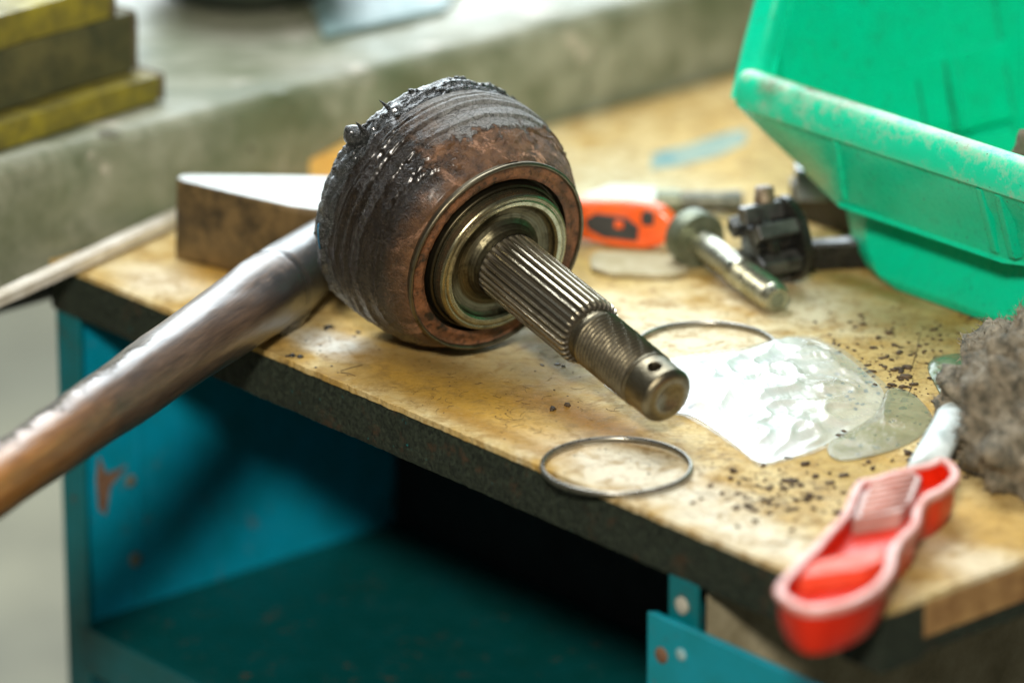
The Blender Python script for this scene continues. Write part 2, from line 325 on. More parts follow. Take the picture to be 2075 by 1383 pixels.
TOP = m_tabletop(); RAIL = m_rail(); TEAL = m_teal(); DTEAL = m_teal('dark_shelf_paint', (.0,.075,.080), .8)
# ------------------------------------------------------------------ setting
g = G(); g.add([(-900,-600,-88),(900,-600,-88),(900,1500,-88),(-900,1500,-88)], [(0,1,2,3)])
nf = N('concrete_floor'); _a = nf.noise(.02,6,.65); _b = nf.noise(.12,6,.7)
FLOOR = nf.fin(nf.mix(nf.step(_b,.4,.7), nf.mix(nf.step(_a,.4,.6),(.15,.14,.09),(.25,.225,.14)), (.09,.08,.045)), .7)
g.mk('floor', FLOOR, kind='structure')
# ledge behind the table (line parallel to the table's left edge)
LT = 4.9
led = thing('concrete_ledge', 'long weathered grey-green ledge running behind the workbench, pale worn top', 'ledge', T(-.4,0,-6))
prof = [(-.35,-1.0),(-.35,LT-.7),(-.55,LT-.2),(-1.0,LT)]
bs = np.linspace(-26,120,160)
v = []; f = []
for i, b_ in enumerate(bs):
    for j, (a_, z_) in enumerate(prof + [(-6,LT),(-16,LT),(-30,LT),(-70,LT),(-70,-1.0)]):
        nz = fr((a_*.3, b_*.3, z_*.3), 1, 3)*.22 if j < 7 else 0
        v.append(T(a_+nz*(1 if j<3 else 0), b_, z_+(nz*.6 if 2<=j<7 else 0)))
    if i:
        for j in range(8): q = i*9+j; f.append((q-9, q-8, q+1, q))
f.append(tuple(range(8,-1,-1))); f.append(tuple((len(bs)-1)*9+k for k in range(9)))
f += [(i*9-9+8, i*9-9, i*9, i*9+8) for i in range(1,len(bs))]
M('slab', v, f, m_ledge(), led, sharp=50)
SUP = m_simple('dark_support', (.02,.022,.018), (.05,.05,.04), .5, .7)
g = G(); g.box(T(-3,-26,-3.2), A*-10, B*146, Z*2.19); g.mk('under_shade_beam', SUP, led, smooth=False)  # dark beam added to stand in for the gap shadow under the ledge
for b_ in (24, 76):
    g = G(); g.box(T(-5,b_,-88), A*-6, B*6, Z*84.75); g.mk('support_post', SUP, led, smooth=False)
# ------------------------------------------------------------------ workbench
wb = thing('workbench', 'stained plywood-topped workbench with black steel rail and teal painted steel frame', 'workbench', T(0,0,-88))
npt = 420; pts = []
for i in range(npt+1):
    a_ = LEN*i/npt; pts.append(T(a_, fr((a_*1.3,0,0),1,6)*.06 + .10*max(0,mn.noise(Vector((a_*1.9,7,0)))-.25) + (.07*max(0,mn.noise(Vector((a_*3,4,0)))) )))
pts += [T(LEN+.02*math.sin(k), b_) for k, b_ in enumerate(np.linspace(1,56,30))] + [T(0,56), T(0,30)]
g = G(); g.prism(pts, -.28, 0.0); bev(g.mk('tabletop', TOP, wb, smooth=False), .03, 2)
g = G(); v = []; f = []      # front rail, a rough dented bar
na, nz_ = 500, 14
for i in range(na+1):
    a_ = LEN*i/na
    for j in range(nz_+1):
        z_ = -.283 - 2.0*j/nz_; e = .05*fr((a_*2.2,z_*2.2,3),1,5) + .05*fr((a_*.5,z_*.5,9),1,3)
        edge = .07*(abs(j/nz_*2-1)**6)
        v.append(T(a_, .04+edge+e, z_))
W = nz_+1
for i in range(na):
    for j in range(nz_): q = i*W+j; f.append((q, q+1, q+W+1, q+W))
n0 = len(v)
for i in range(na+1): v += [T(LEN*i/na, .5, -2.283), T(LEN*i/na, .5, -.283)]
for i in range(na):
    q = n0+i*2; f += [(i*W+nz_, q, q+2, (i+1)*W+nz_), (q, q+1, q+3, q+2), (q+1, i*W, (i+1)*W, q+3)]
f += [tuple(range(W))+(n0,n0+1), tuple(na*W+k for k in range(W-1,-1,-1))+(n0+na*2+1, n0+na*2)]
M('front_rail', v, f, RAIL, wb, sharp=60)
WOODE = m_simple('raw_plywood_edge', (.20,.10,.035), (.40,.24,.09), .7, .6, bump=.5)
g = G(); g.box(T(LEN-.9,.52,-1.75), A*.9, B*55, Z*1.465); bev(g.mk('side_edging', WOODE, wb, smooth=False), .05)
g = G(); g.box(T(LEN-.8,.52,-2.4), A*.7, B*55, Z*.645); g.mk('side_rail', RAIL, wb, smooth=False)
g = G(); g.box(T(LEN-2.0,-.12,-2.5), A*2.08, B*.15, Z*2.2); g.box(T(LEN-.03,-.12,-2.5), A*.14, B*2.2, Z*2.2); bev(g.mk('corner_bracket', RAIL, wb, smooth=False), .05)
g = G(); g.box(T(.05,.52,-2.2), A*.8, B*55, Z*1.9); g.mk('side_rail', RAIL, wb, smooth=False)
g = G(); g.box(T(1,1,-.9), A*(LEN-3), B*54, Z*.6); g.mk('underside_board', m_simple('dark_underside', (.015,.015,.012), (.04,.03,.02), .4, .8), wb, smooth=False)
# left end panel, back panel, shelf
SH = -17.3; BD = 18.8; AE = 41.5
g = G(); g.box(T(.9,.65,-60), A*.12, B*(BD-.6), Z*57.8); g.mk('end_panel', TEAL, wb, smooth=False)
g = G(); g.box(T(AE+.1,.7,-60), A*.15, B*(BD-.7), Z*57.6); g.mk('end_board', m_simple('dull_beige_board', (.20,.17,.10), (.34,.30,.20), .4, .7, bump=.5), wb, smooth=False)
g = G(); g.box(T(1.05,BD,-60), A*(AE-1), B*.12, Z*57.8); g.mk('back_panel', m_simple('black_back_panel', (.002,.002,.002), (.004,.005,.004), .3, .8), wb, smooth=False)
g = G(); g.box(T(1.06,.35,SH-.15), A*(AE-1), B*(BD-.4), Z*.15); g.mk('shelf', DTEAL, wb, smooth=False)
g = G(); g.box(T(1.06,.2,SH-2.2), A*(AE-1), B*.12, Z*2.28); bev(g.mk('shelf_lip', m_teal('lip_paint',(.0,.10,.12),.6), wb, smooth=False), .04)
g = G(); g.box(T(1.06,.8,SH-20), A*(AE-1), B*(BD-1.5), Z*.5); g.mk('lower_shelf', WOODE, wb, smooth=False)
# vertical seam fold on the end panel with rivets
g = G(); g.box(T(1.04,3.7,SH), A*.1, B*.22, Z*(-SH-2.4)); g.mk('panel_fold', TEAL, wb, smooth=False)
RUST = m_simple('brown_rust', (.10,.045,.02), (.22,.12,.07), 2.5, .7, bump=.6)
def disc(c, nrm, r, h, mat, name, parent, n=20, **kw):
    q = Vector(nrm).to_track_quat('Z','Y'); g = G(); v = []
    for (rr, hh) in ((r,0),(r,h*.6),(r*.75,h)):
        for k in range(n): v.append(Vector(c) + q @ Vector((rr*math.cos(2*math.pi*k/n), rr*math.sin(2*math.pi*k/n), hh)))
    f = [(i*n+k, i*n+(k+1)%n, (i+1)*n+(k+1)%n, (i+1)*n+k) for i in range(2) for k in range(n)] + [tuple(2*n+k for k in range(n))]
    g.add(v, f); return g.mk(name, mat, parent, sharp=40, **kw)
for (b_, z_, r_) in ((3.2,-11.0,.28),(3.35,-14.9,.34)): disc(T(1.16,b_,z_), A, r_, .12, m_simple('grey_rivet',(.08,.09,.07),(.2,.2,.15),2,.5), 'rivet', wb)
g = G(); cx = [(1.6,-9.4),(2.0,-10.4),(3.2,-10.3),(2.2,-11.1),(1.9,-12.4),(1.5,-12.0),(1.4,-10.5)]
g.add([T(1.03,b_,z_) for b_, z_ in cx], [tuple(range(7))]); g.mk('rust_patch', RUST, wb, smooth=False)
# posts (angle irons)
POST = m_teal('post_teal', (.0,.14,.17), .8)
def post(a_, b_, wA, name='post', mat=POST):
    g = G(); g.box(T(a_,b_,-88), A*wA, B*.18, Z*85.75); g.box(T(a_ if wA>0 else a_,b_+.18,-88), A*(.18 if wA>0 else -.18), B*1.6, Z*85.75)
    return bev(g.mk(name, mat, wb, smooth=False), .04)
post(.0,.25,1.7)
pr = post(LEN-11.6, .05, 1.6)
p2 = post(LEN-12, 40, 1.6)
disc(T(LEN-10.8,.04,-3.3), -B, .35, .12, m_simple('pale_bolt',(.25,.25,.20),(.45,.42,.35),2,.5), 'bolt_head', wb)
# front drawer plate
zP = min(np.linspace(-8,-2,601), key=lambda q: abs((at(1312,1238,q)-LC).dot(B)+.42)); tl = at(1312,1238,zP)
aP, bP = (tl-LC).dot(A), (tl-LC).dot(B)
print('plate corner', aP, bP)
PL = m_teal('plate_teal', (.0,.26,.35), .45)
g = G(); g.box(T(aP,bP,zP-9.6), A*18, B*.15, Z*9.6); g.box(T(aP,bP+.15,zP-.2), A*18, B*(max(.3,-bP-.2)), Z*.12); bev(g.mk('drawer_plate', PL, wb, smooth=False), .04)
for da, dz, r_, nm in ((.85,-1.55,.33,0),(1.95,-1.15,.25,1)):
    disc(T(aP+da,bP-.0,zP+dz), -B, r_, .10, RUST if nm == 0 else m_simple('pale_screw',(.15,.35,.38),(.3,.42,.42),2,.5), 'screw', wb)
# faded blue paint streak on the far part of the top
g = G(); pc = [at(x,y) for x, y in ((1318,345),(1322,312),(1400,292),(1470,270),(1512,262),(1512,290),(1460,315),(1385,335))]
g.add([(p.x,p.y,.02) for p in pc], [tuple(range(8))]); g.mk('paint_streak', m_simple('faded_blue_paint', (.10,.25,.27), (.30,.36,.28), .6, .8), wb, smooth=False)
# ------------------------------------------------------------------ planks on the ledge
PK1 = m_simple('yellow_stained_timber', (.10,.085,.02), (.30,.25,.02), .5, .6, bump=.6)
PK2 = m_simple('dark_olive_timber', (.03,.035,.015), (.11,.10,.035), .35, .7, bump=.6)
PK3 = m_simple('grey_brown_end_timber', (.05,.035,.02), (.2,.17,.11), .6, .7, bump=.6)
PD = (Matrix.Rotation(math.radians(7),3,'Z') @ B); PN = Vector((PD.y,-PD.x,0))
def plank(name, label, b1, aoff, z0, h, wd, mat, fray):
    t = thing(name, label, 'plank', T(aoff,b1,z0)); v = []; f = []; n = 60; L0 = b1-60
    sec = [(0,0),(0,h*.25),(.05,h*.75),(.0,h),(-wd*.5,h+.05),(-wd,h),(-wd,0)]
    for i in range(n+1):
        b_ = L0 + (b1-L0)*i/n
        for (a_, z_) in sec:
            e = .12*fr((b_*.35,a_,z_*1.5+z0),1,4); v.append(T(aoff,b1,z0) + PN*(a_+e) + PD*(b_-b1+(.15*mn.noise(Vector((a_*2,z_*3,z0))) if i==n else 0)) + Z*(z_+(e*.5 if z_>h*.9 else 0)))
    m_ = len(sec)
    for i in range(n):
        for k in range(m_): f.append((i*m_+k, (i+1)*m_+k, (i+1)*m_+(k+1)%m_, i*m_+(k+1)%m_))
    f += [tuple(range(m_)), tuple(n*m_+k for k in range(m_-1,-1,-1))]
    M('board', v, f, mat, t, sharp=45)
    e = [T(aoff,b1,z0)+PN*a_+PD*.03+Z*(z_*.98+.01) for a_, z_ in sec]; e2 = [q+PD*.25 for q in e]
    gg = G(); gg.add(e+e2, [tuple(range(m_,2*m_))[::-1]] + [(k,(k+1)%m_,m_+(k+1)%m_,m_+k) for k in range(m_)]); bev(gg.mk('end_grain', PK3, t, smooth=False), .08)
    return t
q1 = at(322,203,LT+.15); a1, b1 = (q1-LC).dot(A), (q1-LC).dot(B); print('plank1', a1, b1)
plank('timber_plank', 'lowest and longest yellow stained plank of the stack, dark sawn end', b1, a1, LT+.15, 1.15, 7, PK1, 0)
q2 = at(268,140,LT+1.5); a2, b2 = (q2-LC).dot(A), (q2-LC).dot(B)
plank('timber_plank', 'thick dark olive timber in the middle of the plank stack', b2, min(a2,a1-.6), LT+1.45, 2.7, 6, PK2, 0)
plank('timber_plank', 'topmost bright yellow plank of the stack, cut by the photo corner', b2-1.2, min(a2,a1-.6)+.1, LT+4.2, 1.5, 6, PK1, 0)
# dark vessel and slate sheet at the top of the picture
c = at(490,48,LT); q = c + B*0 + Vector((0,5.0,0))
t = thing('cast_iron_pot', 'blurred black round-bottomed metal pot standing on the ledge at the top edge', 'pot', (q.x,q.y,LT))
pf = resample([(0.05,0.2),(0.05,2.8),(.5,4.2),(1.6,5.2),(4,5.6),(6,5.7),(6.3,6.1),(6.6,6.1),(6.6,5.6),(3,5.2),(.8,3.5),(.6,.1)], .5)
v, f = lathe(pf, 40); v = [Vector(p)+q*1+Vector((0,0,0)) for p in [(x,y,z) for x,y,z in v]]
M('body', v, f, m_simple('black_iron', (.010,.022,.018), (.04,.05,.035), .6, .5), t)
g = G(); g.tube([q+Vector((-6.1,0,5.5)), q+Vector((-7.4,0,5.2)), q+Vector((-7.4,0,4.2)), q+Vector((-5.4,0,3.6))], .35, 8); g.mk('handle', bpy.data.materials['black_iron'], t)
qs = [at(620,-30,LT+.25), at(655,75,LT+.25), at(900,20,LT+.25), at(960,-60,LT+.25)]
g = G(); g.prism([(p.x,p.y) for p in qs], LT+.1, LT+.35)
o = bev(g.mk('metal_sheet', m_simple('slate_sheet', (.10,.17,.17), (.20,.30,.29), .3, .5), smooth=False, label='dull blue-grey metal sheet lying flat on the ledge beside the black pot', cat='sheet'), .05)
# orange-yellow wedge of timber between hammer head and ledge
t = thing('wooden_wedge', 'orange-yellow wooden wedge lying behind the hammer head against the ledge', 'wedge', at(620,360,0))
pw = [at(505,352,0), at(750,352,0), at(750,250,0.0), at(640,290,0)]
g = G(); lo = [at(500,372,0), at(760,380,0), at(780,330,0), at(620,330,0)]
g.prism([(p.x,p.y) for p in lo], .02, [.35,2.2,2.3,1.3]); bev(g.mk('body', m_simple('orange_wood', (.62,.30,.03), (.72,.48,.14), .25, .5), t, smooth=False), .12)
# ------------------------------------------------------------------ pale stick
t = thing('wooden_stick', 'thin pale wooden stick lying over the left corner of the workbench', 'stick', at(200,520,.3))
e0 = at(372,432,.42); e1 = at(-260,722,.42); dr = (e0-e1).normalized(); sd = Vector((-dr.y,dr.x,0)); g = G(); v = []; f = []
ns = 60
for i in range(ns+1):
    p = e1.lerp(e0, i/ns); w_ = .36+.03*mn.noise(Vector((i*.3,0,0)))
    for (x_, z_) in ((-w_,-.25),(w_,-.25),(w_,.18),(w_*.8,.25),(-w_*.8,.25),(-w_,.18)): v.append(p+sd*x_+Z*(z_+.02*mn.noise(Vector((i*.4,x_,z_)))))
for i in range(ns):
    for k in range(6): f.append((i*6+k, i*6+(k+1)%6, (i+1)*6+(k+1)%6, (i+1)*6+k))
f += [tuple(range(5,-1,-1)), tuple(ns*6+k for k in range(6))]
M('shaft', v, f, m_simple('pale_wood', (.55,.50,.40), (.78,.74,.66), .8, .45), t, sharp=40)
# ------------------------------------------------------------------ hammer
tip = Vector((*at(360,520,0).xy, 0)); HZ = 3.75
hdir = Vector((.945,-.32,0)).normalized(); hper = Vector((-hdir.y,hdir.x,0))
ham = thing('sledge_hammer', 'heavy cross-peen hammer with worn varnished wooden handle hanging over the bench edge', 'hammer', tuple(tip))
HM = N('hammer_steel'); _a = HM.noise(.7,6,.7); _b = HM.noise(3,6,.75)
HEAD = HM.fin(HM.mix(HM.step(_a,.38,.62), (.040,.028,.014), (.17,.11,.045)), HM.step(_b,.3,.7,.32,.55), .25, HM.bump(_b,.4,.06))
HT = N('hammer_top_glare'); _b = HT.noise(2,6,.7)  # paler steel for the top face, painting in its reflected glare
HTOP = HT.fin(HT.mix(HT.step(_b,.3,.7),(.40,.42,.40),(.58,.60,.58)), HT.step(_b,.3,.7,.34,.5), .3, HT.bump(_b,.15,.03))
st = [(0,.28),(.6,.55),(3,1.35),(6.2,2.3),(7,2.35),(9.5,2.35),(10.2,2.0),(11,2.2),(13.6,2.2),(13.9,2.0)]
v = []; f = []; zs = [(.0,.86),(.25,1.0),(HZ-.25,1.0),(HZ,.9)]
for s_, hw in st:
    ring = [(-hw*.9,.02),(-hw,.25),(-hw,HZ-.22),(-hw*.93,HZ),(hw*.93,HZ),(hw,HZ-.22),(hw,.25),(hw*.9,.02)]
    for x_, z_ in ring: v.append(tip + hdir*(s_+(.15 if z_>1 and s_==0 else 0)) + hper*(x_ - 0.0*s_) + Z*z_)
m_ = 8
for i in range(len(st)-1):
    for k in range(m_): f.append((i*m_+k, i*m_+(k+1)%m_, (i+1)*m_+(k+1)%m_, (i+1)*m_+k))
f += [tuple(range(m_-1,-1,-1)), tuple((len(st)-1)*m_+k for k in range(m_))]
f = [q[::-1] for q in f]
ho = bev(M('head', v, f, HEAD, ham, sharp=35, smooth=True), .06, 2)
ho.data.materials.append(HTOP)
for p in ho.data.polygons:
    if abs(p.normal.z) > .75 and p.center.z > 1: p.material_index = 1
# handle: local z along the handle (0 at the eye)
hz = 2.0
p1 = at(540,594,hz); p2_ = at(105,895,hz); hd = (p2_-p1).normalized(); eye = p1 - hd*8.5
qx = Z.cross(hd).normalized(); Rm = Matrix((qx, Z, hd)).transposed()   # x: sideways (negative = left), y: up, z: along
if qx.x > 0: pass
print('handle x axis', qx[:])
hobj_loc = eye
hl = [(0,.95,1.35),(3.2,1.2,1.55),(4.6,1.32,1.62),(6.2,1.50,1.66),(8.2,1.56,1.66),(9.2,1.60,1.68),(11,1.58,1.60),(15,1.50,1.52),(19,1.42,1.46),(24,1.32,1.38),(30,1.26,1.32),(40,1.26,1.34),(55,1.4,1.6),(62,1.7,1.9),(64,1.2,1.4)]
S_ = []
for (s0,x0,y0),(s1,x1,y1) in zip(hl, hl[1:]):
    n_ = max(1, int((s1-s0)/.16)); S_ += [(s0+(s1-s0)*k/n_, x0+(x1-x0)*k/n_, y0+(y1-y0)*k/n_) for k in range(n_)]
S_.append(hl[-1]); seg = 64; v = []; f = []
for s_, x_, y_ in S_:
    gro = .13*math.exp(-((s_-7.6)/.11)**2) if s_ < 9 else 0
    for k in range(seg):
        a_ = 2*math.pi*k/seg; cx_, sx_ = math.cos(a_), math.sin(a_)
        P_ = Vector((cx_*x_, sx_*y_, s_))
        e = .05*fr((P_.x,P_.y,P_.z*.25),.9,5)
        left = max(0, -cx_)
        if s_ > 18: e += left*min(1,(s_-18)/3)*(.10*fr((P_.x*2,P_.y*3,P_.z*.35),1.6,5) - .12)
        gr2 = gro*(1 if sx_ > -.3 else 0)*(1+.4*math.sin(a_*3))
        k_ = 1 + (e-gr2)/max(x_,.5)
        v.append(Vector((P_.x*k_, P_.y*k_, s_ + .12*math.sin(a_*1)*(1 if 7<s_<8.5 else 0))))
for i in range(len(S_)-1):
    for k in range(seg): f.append((i*seg+k, i*seg+(k+1)%seg, (i+1)*seg+(k+1)%seg, (i+1)*seg+k))
f += [tuple(range(seg-1,-1,-1)), tuple((len(S_)-1)*seg+k for k in range(seg))]
HND = m_handle()
ob = M('handle', [(0,0,0)]*0 + [tuple(p) for p in v], f, HND)
def attach(o, parent, loc, rot3):
    o.parent = parent; o.location = Vector(loc) - BASE[parent.name]; o.rotation_mode = 'QUATERNION'; o.rotation_quaternion = rot3.to_quaternion()
if qx.x > 0:     # make x_local negative = left side of the picture
    pass
attach(ob, ham, eye, Rm)
# ------------------------------------------------------------------ CV joint
hC = at(1009,521,4.8); tC = at(1357,807,2.2); dx = (tC-hC).normalized(); LT_ = (tC-hC).length; print('cv len', LT_, 'depth', (hC-CAM).dot(FW))
xx = Z.cross(dx).normalized(); xx = -xx if xx.x < 0 else xx; yy = dx.cross(xx); RC = Matrix((xx, yy, dx)).transposed()
if yy.z < 0: print('warn yy')
cv = thing('cv_joint', 'greasy rusty driveshaft joint with splined and threaded steel stub shaft', 'machine part', tuple(hC), RC.to_quaternion())
def loc2w(p): return hC + RC @ Vector(p)
def angle_for(px, py, s_, r_):
    best = min(range(720), key=lambda k: (lambda u: (u[0]-px)**2+(u[1]-py)**2)(pj(loc2w((r_*math.cos(k*math.pi/360), r_*math.sin(k*math.pi/360), s_)))))
    return best*math.pi/360
HOUS = m_housing()
hp = [(-.16,4.34),(-.30,4.27),(-.45,4.42),(-.9,4.72),(-1.4,4.98),(-1.9,5.18),(-2.4,5.33),(-2.75,5.40),(-2.80,5.34),(-2.92,5.36),(-3.05,5.46),(-3.3,5.50),(-3.36,5.43),(-3.5,5.42),(-3.62,5.50),(-3.95,5.50),(-4.05,5.40),(-4.5,5.34),(-5.0,5.22),(-5.3,5.0),(-5.4,4.6)]
hp = resample(hp, .045)
def hf(a, s_, r_, i):
    x, y = math.cos(a), math.sin(a); P_ = Vector((x*5, y*5, s_))
    wv = .16*mn.noise(P_*.35)        # the layers are not quite concentric
    k = min(1, max(0, (-s_-.5)/1.2))
    e = k*(.05*fr(P_,.8,3) + .016*fr(P_,3.0,4)) + (k*.085*(1-abs(math.sin(s_*4.2+.8*mn.noise(P_*.4)))**.5*1.6)*max(0,-x-.1) if s_ < -1.5 else 0); st_ = 1 if y > -.2 else max(0, 1+(y+.2)*3)
    for q_, d_ in ((-1.75,.05),(-2.35,.11),(-3.15,.12),(-3.85,.09)):     # stepped edges of the old boot layers
        u_ = (s_ - q_ - .12*mn.noise(P_*.7) + .10*mn.fractal(P_*2.2,1,2,4)*(1 if q_ > -2 else .10)); e += (d_ if u_ < 0 else -d_*math.exp(-u_/.09)*1.0)*min(1,abs(u_)/.03)*st_*k*.8 if abs(u_) < .6 else 0
    # flaking crust: sharp plateau on the upper back
    t_ = .8*y*5 - .95*s_ + 3.0*mn.fractal(P_*1.1, .9, 2.0, 5)*.55
    if x > -.7: e += .05*min(1, max(0, (t_-4.9)/.12))
    if x < -.2: e += k*.035*max(0, mn.noise(P_*7))*min(1,(-x-.2)*3)
    return (r_+e, s_ + k*wv*(1 if s_ < -2 else 0)*min(1,(-s_-2)/.6 if s_<-2 else 0))
v, f = lathe(hp, 400, hf, close1=True); f = [q[::-1] for q in f]
M('housing', v, f, HOUS, cv)
# flange: thin lip, rusty annulus, groove
STL = m_steel('worn_steel', (.30,.27,.20), (.50,.46,.36), .30)
DARKST = m_steel('oily_steel', (.10,.085,.055), (.26,.23,.16), .30, oil=.75)
RF = m_rustface()
v, f = lathe(resample([(-.30,4.30),(-.10,4.36),(-.02,4.35),(.03,4.28),(.0,4.22),(-.12,4.17)], .05), 256, lambda a,s,r,i: r+.012*mn.noise(Vector((math.cos(a)*6,math.sin(a)*6,s*4)))); M('flange_rim', v, f, DARKST, cv)
v, f = lathe(resample([(-.12,4.175),(-.17,4.10),(-.16,3.9),(-.10,3.72),(-.16,3.55)], .05), 256, lambda a,s,r,i: (r, s+.03*fr((math.cos(a)*r*2,math.sin(a)*r*2,0),1.5,4))); M('flange_face', v, f, RF, cv)
v, f = lathe(resample([(-.165,3.56),(-.5,3.5),(-.55,3.38),(-.05,3.34),(.02,3.28),(-.02,3.20),(-.3,3.17)], .05), 256); M('seal_groove', v, f, m_steel('dark_groove', (.035,.030,.018), (.10,.085,.05), .33, oil=.8), cv)
HUB = m_steel('polished_hub', (.10,.09,.045), (.50,.46,.30), .22, oil=.5)
v, f = lathe(resample([(-.3,3.18),(.42,3.16),(.50,3.10),(.53,3.0),(.50,2.94),(.50,2.90),(.54,2.84),(.52,2.66),(.44,2.58)], .03), 256); M('bearing_seat', v, f, HUB, cv)
v, f = lathe(resample([(.44,2.585),(.30,2.54),(.22,2.42),(.14,2.1),(.16,1.9),(.28,1.72),(.5,1.58),(.78,1.50)], .04), 256, lambda a,s,r,i: r+.02*fr((math.cos(a)*r,math.sin(a)*r,s),2,4))
M('hub_recess', v, f, m_steel('oily_recess', (.06,.05,.03), (.20,.18,.11), .30, oil=.8), cv)
# splined section
NT = 30; sp0, sp1 = .70, 6.45
prof = [(sp0-.25,1.40)] + [(sp0+ (sp1-sp0)*k/60, 1.46) for k in range(61)] + [(sp1+.06,1.44),(sp1+.16,1.36),(sp1+.22,1.25)]
def spl(a, s_, r_, i):
    ph = (a*NT/(2*math.pi)) % 1.0; t_ = abs(ph-.5)*2       # 0 at tooth centre, 1 at gap centre
    tooth = 1 - min(1, max(0, (t_-.30)/.28)); dep = .24*min(1, max(0,(s_-sp0+.25)/.7))
    if s_ > sp1+.1: dep *= .4
    return r_ - dep*(1-tooth) + .006*mn.noise(Vector((a*14, s_*2.0, 0))) - (.05*max(0, mn.noise(Vector((a*9,s_*3,5)))-.35) if s_ > sp1-.4 else 0)
v, f = lathe(prof, NT*16, spl, close1=True)
SPL = m_groove('spline_steel', (.40,.35,.24), (.62,.56,.43), .25, 1.30, 1.44)
M('splined_shaft', v, f, SPL, cv, sharp=38)
# groove, thread, tip with cotter hole
t0, t1, pe = 7.15, 10.48, LT_
prof = [(sp1+.1,1.20),(sp1+.3,1.13),(sp1+.45,1.12),(t0-.2,1.13),(t0-.08,1.18),(t0,1.21)] + [(t0+(t1-t0)*k/230,1.235) for k in range(1,231)] + [(t1+.03+(pe-.28-t1)*k/70,1.185) for k in range(71)] + [(pe-.18,1.15),(pe-.08,1.06),(pe-.02,.95),(pe,.80),(pe-.01,.62),(pe-.05,.55),(pe-.16,.30),(pe-.22,.02)]
ha = angle_for(1322,746,10.75,1.19); hs = min(np.linspace(10,11.6,60), key=lambda q: (lambda u: (u[0]-1322)**2+(u[1]-746)**2)(pj(loc2w((1.19*math.cos(ha),1.19*math.sin(ha),q))))); print('hole', ha, hs)
def thr(a, s_, r_, i):
    if t0 < s_ < t1 and i < 240:
        ph = (s_/.20 - a/(2*math.pi)) % 1.0; d = abs(ph-.5)*2; k = min(1,(s_-t0)/.15,(t1-s_)/.2)
        r_ = r_ - .11*k*d - .01*k*mn.noise(Vector((a*5,s_*5,2)))
    da = (a-ha+math.pi)%(2*math.pi)-math.pi; dd = math.hypot(da*1.19, s_-hs)
    if dd < .29 and i < 330: r_ -= .8*min(1,(.29-dd)/.05)
    return r_ + .006*mn.noise(Vector((math.cos(a)*3,math.sin(a)*3,s_*3)))
v, f = lathe(prof, 288, thr, close1=True)
M('threaded_end', v, f, m_groove('thread_steel', (.13,.11,.07), (.25,.22,.15), .33, 1.145, 1.215), cv, sharp=50)
# black grease collar at the open end: lumpy, with drawn-out peaks
BG = m_blackgrease()
def gprof(s_): return 5.38 + .12*math.sin((s_+5.0)*3)
gp = [(-4.35,5.30),(-4.42,5.42),(-4.6,5.47),(-4.85,5.42),(-5.0,5.50),(-5.2,5.47),(-5.5,5.36),(-5.8,5.10),(-5.95,4.7),(-5.9,4.2)]
gp = resample(gp, .045)
def gf(a, s_, r_, i):
    P_ = Vector((math.cos(a)*5, math.sin(a)*5, s_)); e = .13*fr(P_,1.3,4) + .10*abs(fr(P_*1.0,2.8,3)) + .04*math.sin(s_*11+3*mn.noise(P_*.8))
    u_ = min(1, max(0,(-s_-4.35)/.25)); sl = .20*mn.noise(P_*1.1)*(1 if s_>-5 else .4)
    return (r_+e*u_+.02, s_+sl)
v, f = lathe(gp, 420, gf); f = [q[::-1] for q in f]
M('grease_collar', v, f, BG, cv)
def blob(px, py, s_, r_, ln, rad, nm, lean=(0,0,0), bulb=1.0):
    a_ = angle_for(px, py, s_, r_); c_ = Vector((r_*math.cos(a_), r_*math.sin(a_), s_)); nd = Vector((math.cos(a_),math.sin(a_),0))+Vector(lean)
    g = G(); n_ = 9; path = []; rads = []
    for k in range(n_):
        t_ = k/(n_-1); path.append(c_ + nd*(ln*t_-.15) + Vector(lean)*ln*t_*t_*.6); rads.append(rad*((1-t_)**.8*bulb+.02) if bulb <= 1 else rad*(1+.35*math.sin(t_*3.1))*(1-t_**4)+.02)
    g.tube(path, rads, 10, up=(.13,.3,.9)); return g.mk('grease_peak', BG, cv)
blob(700,262,-5.3,5.35,.95,.34,'k',(0,.1,-.1),1.2); blob(722,250,-5.0,5.4,.75,.22,'k',(-.3,.3,0)); blob(782,210,-5.2,5.4,.65,.16,'k',(-.5,.2,0))
blob(745,235,-4.9,5.4,.35,.2,'k',(.2,.2,0)); blob(845,178,-5.3,5.4,.35,.16,'k',(-.4,0,0)); blob(640,470,-5.2,5.35,.35,.14,'k',(0,.5,0)); blob(700,300,-5.4,5.2,.5,.28,'k',(0,0,-.2),1.2)
for k in range(26):
    a_ = math.radians(20+5.4*k+random.uniform(-3,3)); s_ = random.uniform(-5.5,-4.5)
    r_ = 5.42; c_ = Vector((r_*math.cos(a_), r_*math.sin(a_), s_)); g = G(); tg = Vector((-math.sin(a_),math.cos(a_),random.uniform(-.5,.5)))
    rr = random.uniform(.05,.12); ln = random.uniform(.3,1.0); path = [c_+tg*ln*t_+Vector((math.cos(a_),math.sin(a_),0))*(.12*math.sin(t_*math.pi)-.06*t_*ln+.06) for t_ in np.linspace(-.5,.5,8)]
    g.tube(path, [rr*(.25+.75*math.sin(math.pi*(i+.5)/8)) for i in range(8)], 8, up=(.1,.2,.97)); g.mk('grease_ridge', BG, cv)
# fine blue thread caught in the grease on the left
g = G(); c0 = angle_for(640,480,-5.0,5.45); pt = []
for t_ in np.linspace(0,1,20):
    a_ = c0 + .10*math.cos(t_*5.2); r_ = 5.5+.18*math.sin(t_*5.2)*1.0; pt.append((r_*math.cos(a_), r_*math.sin(a_), -5.0+.2*math.sin(t_*7)))
g.tube(pt, .03, 6); g.mk('thread_strand', m_simple('blue_strand', (.0,.08,.18),(.02,.15,.25),3,.3), cv)
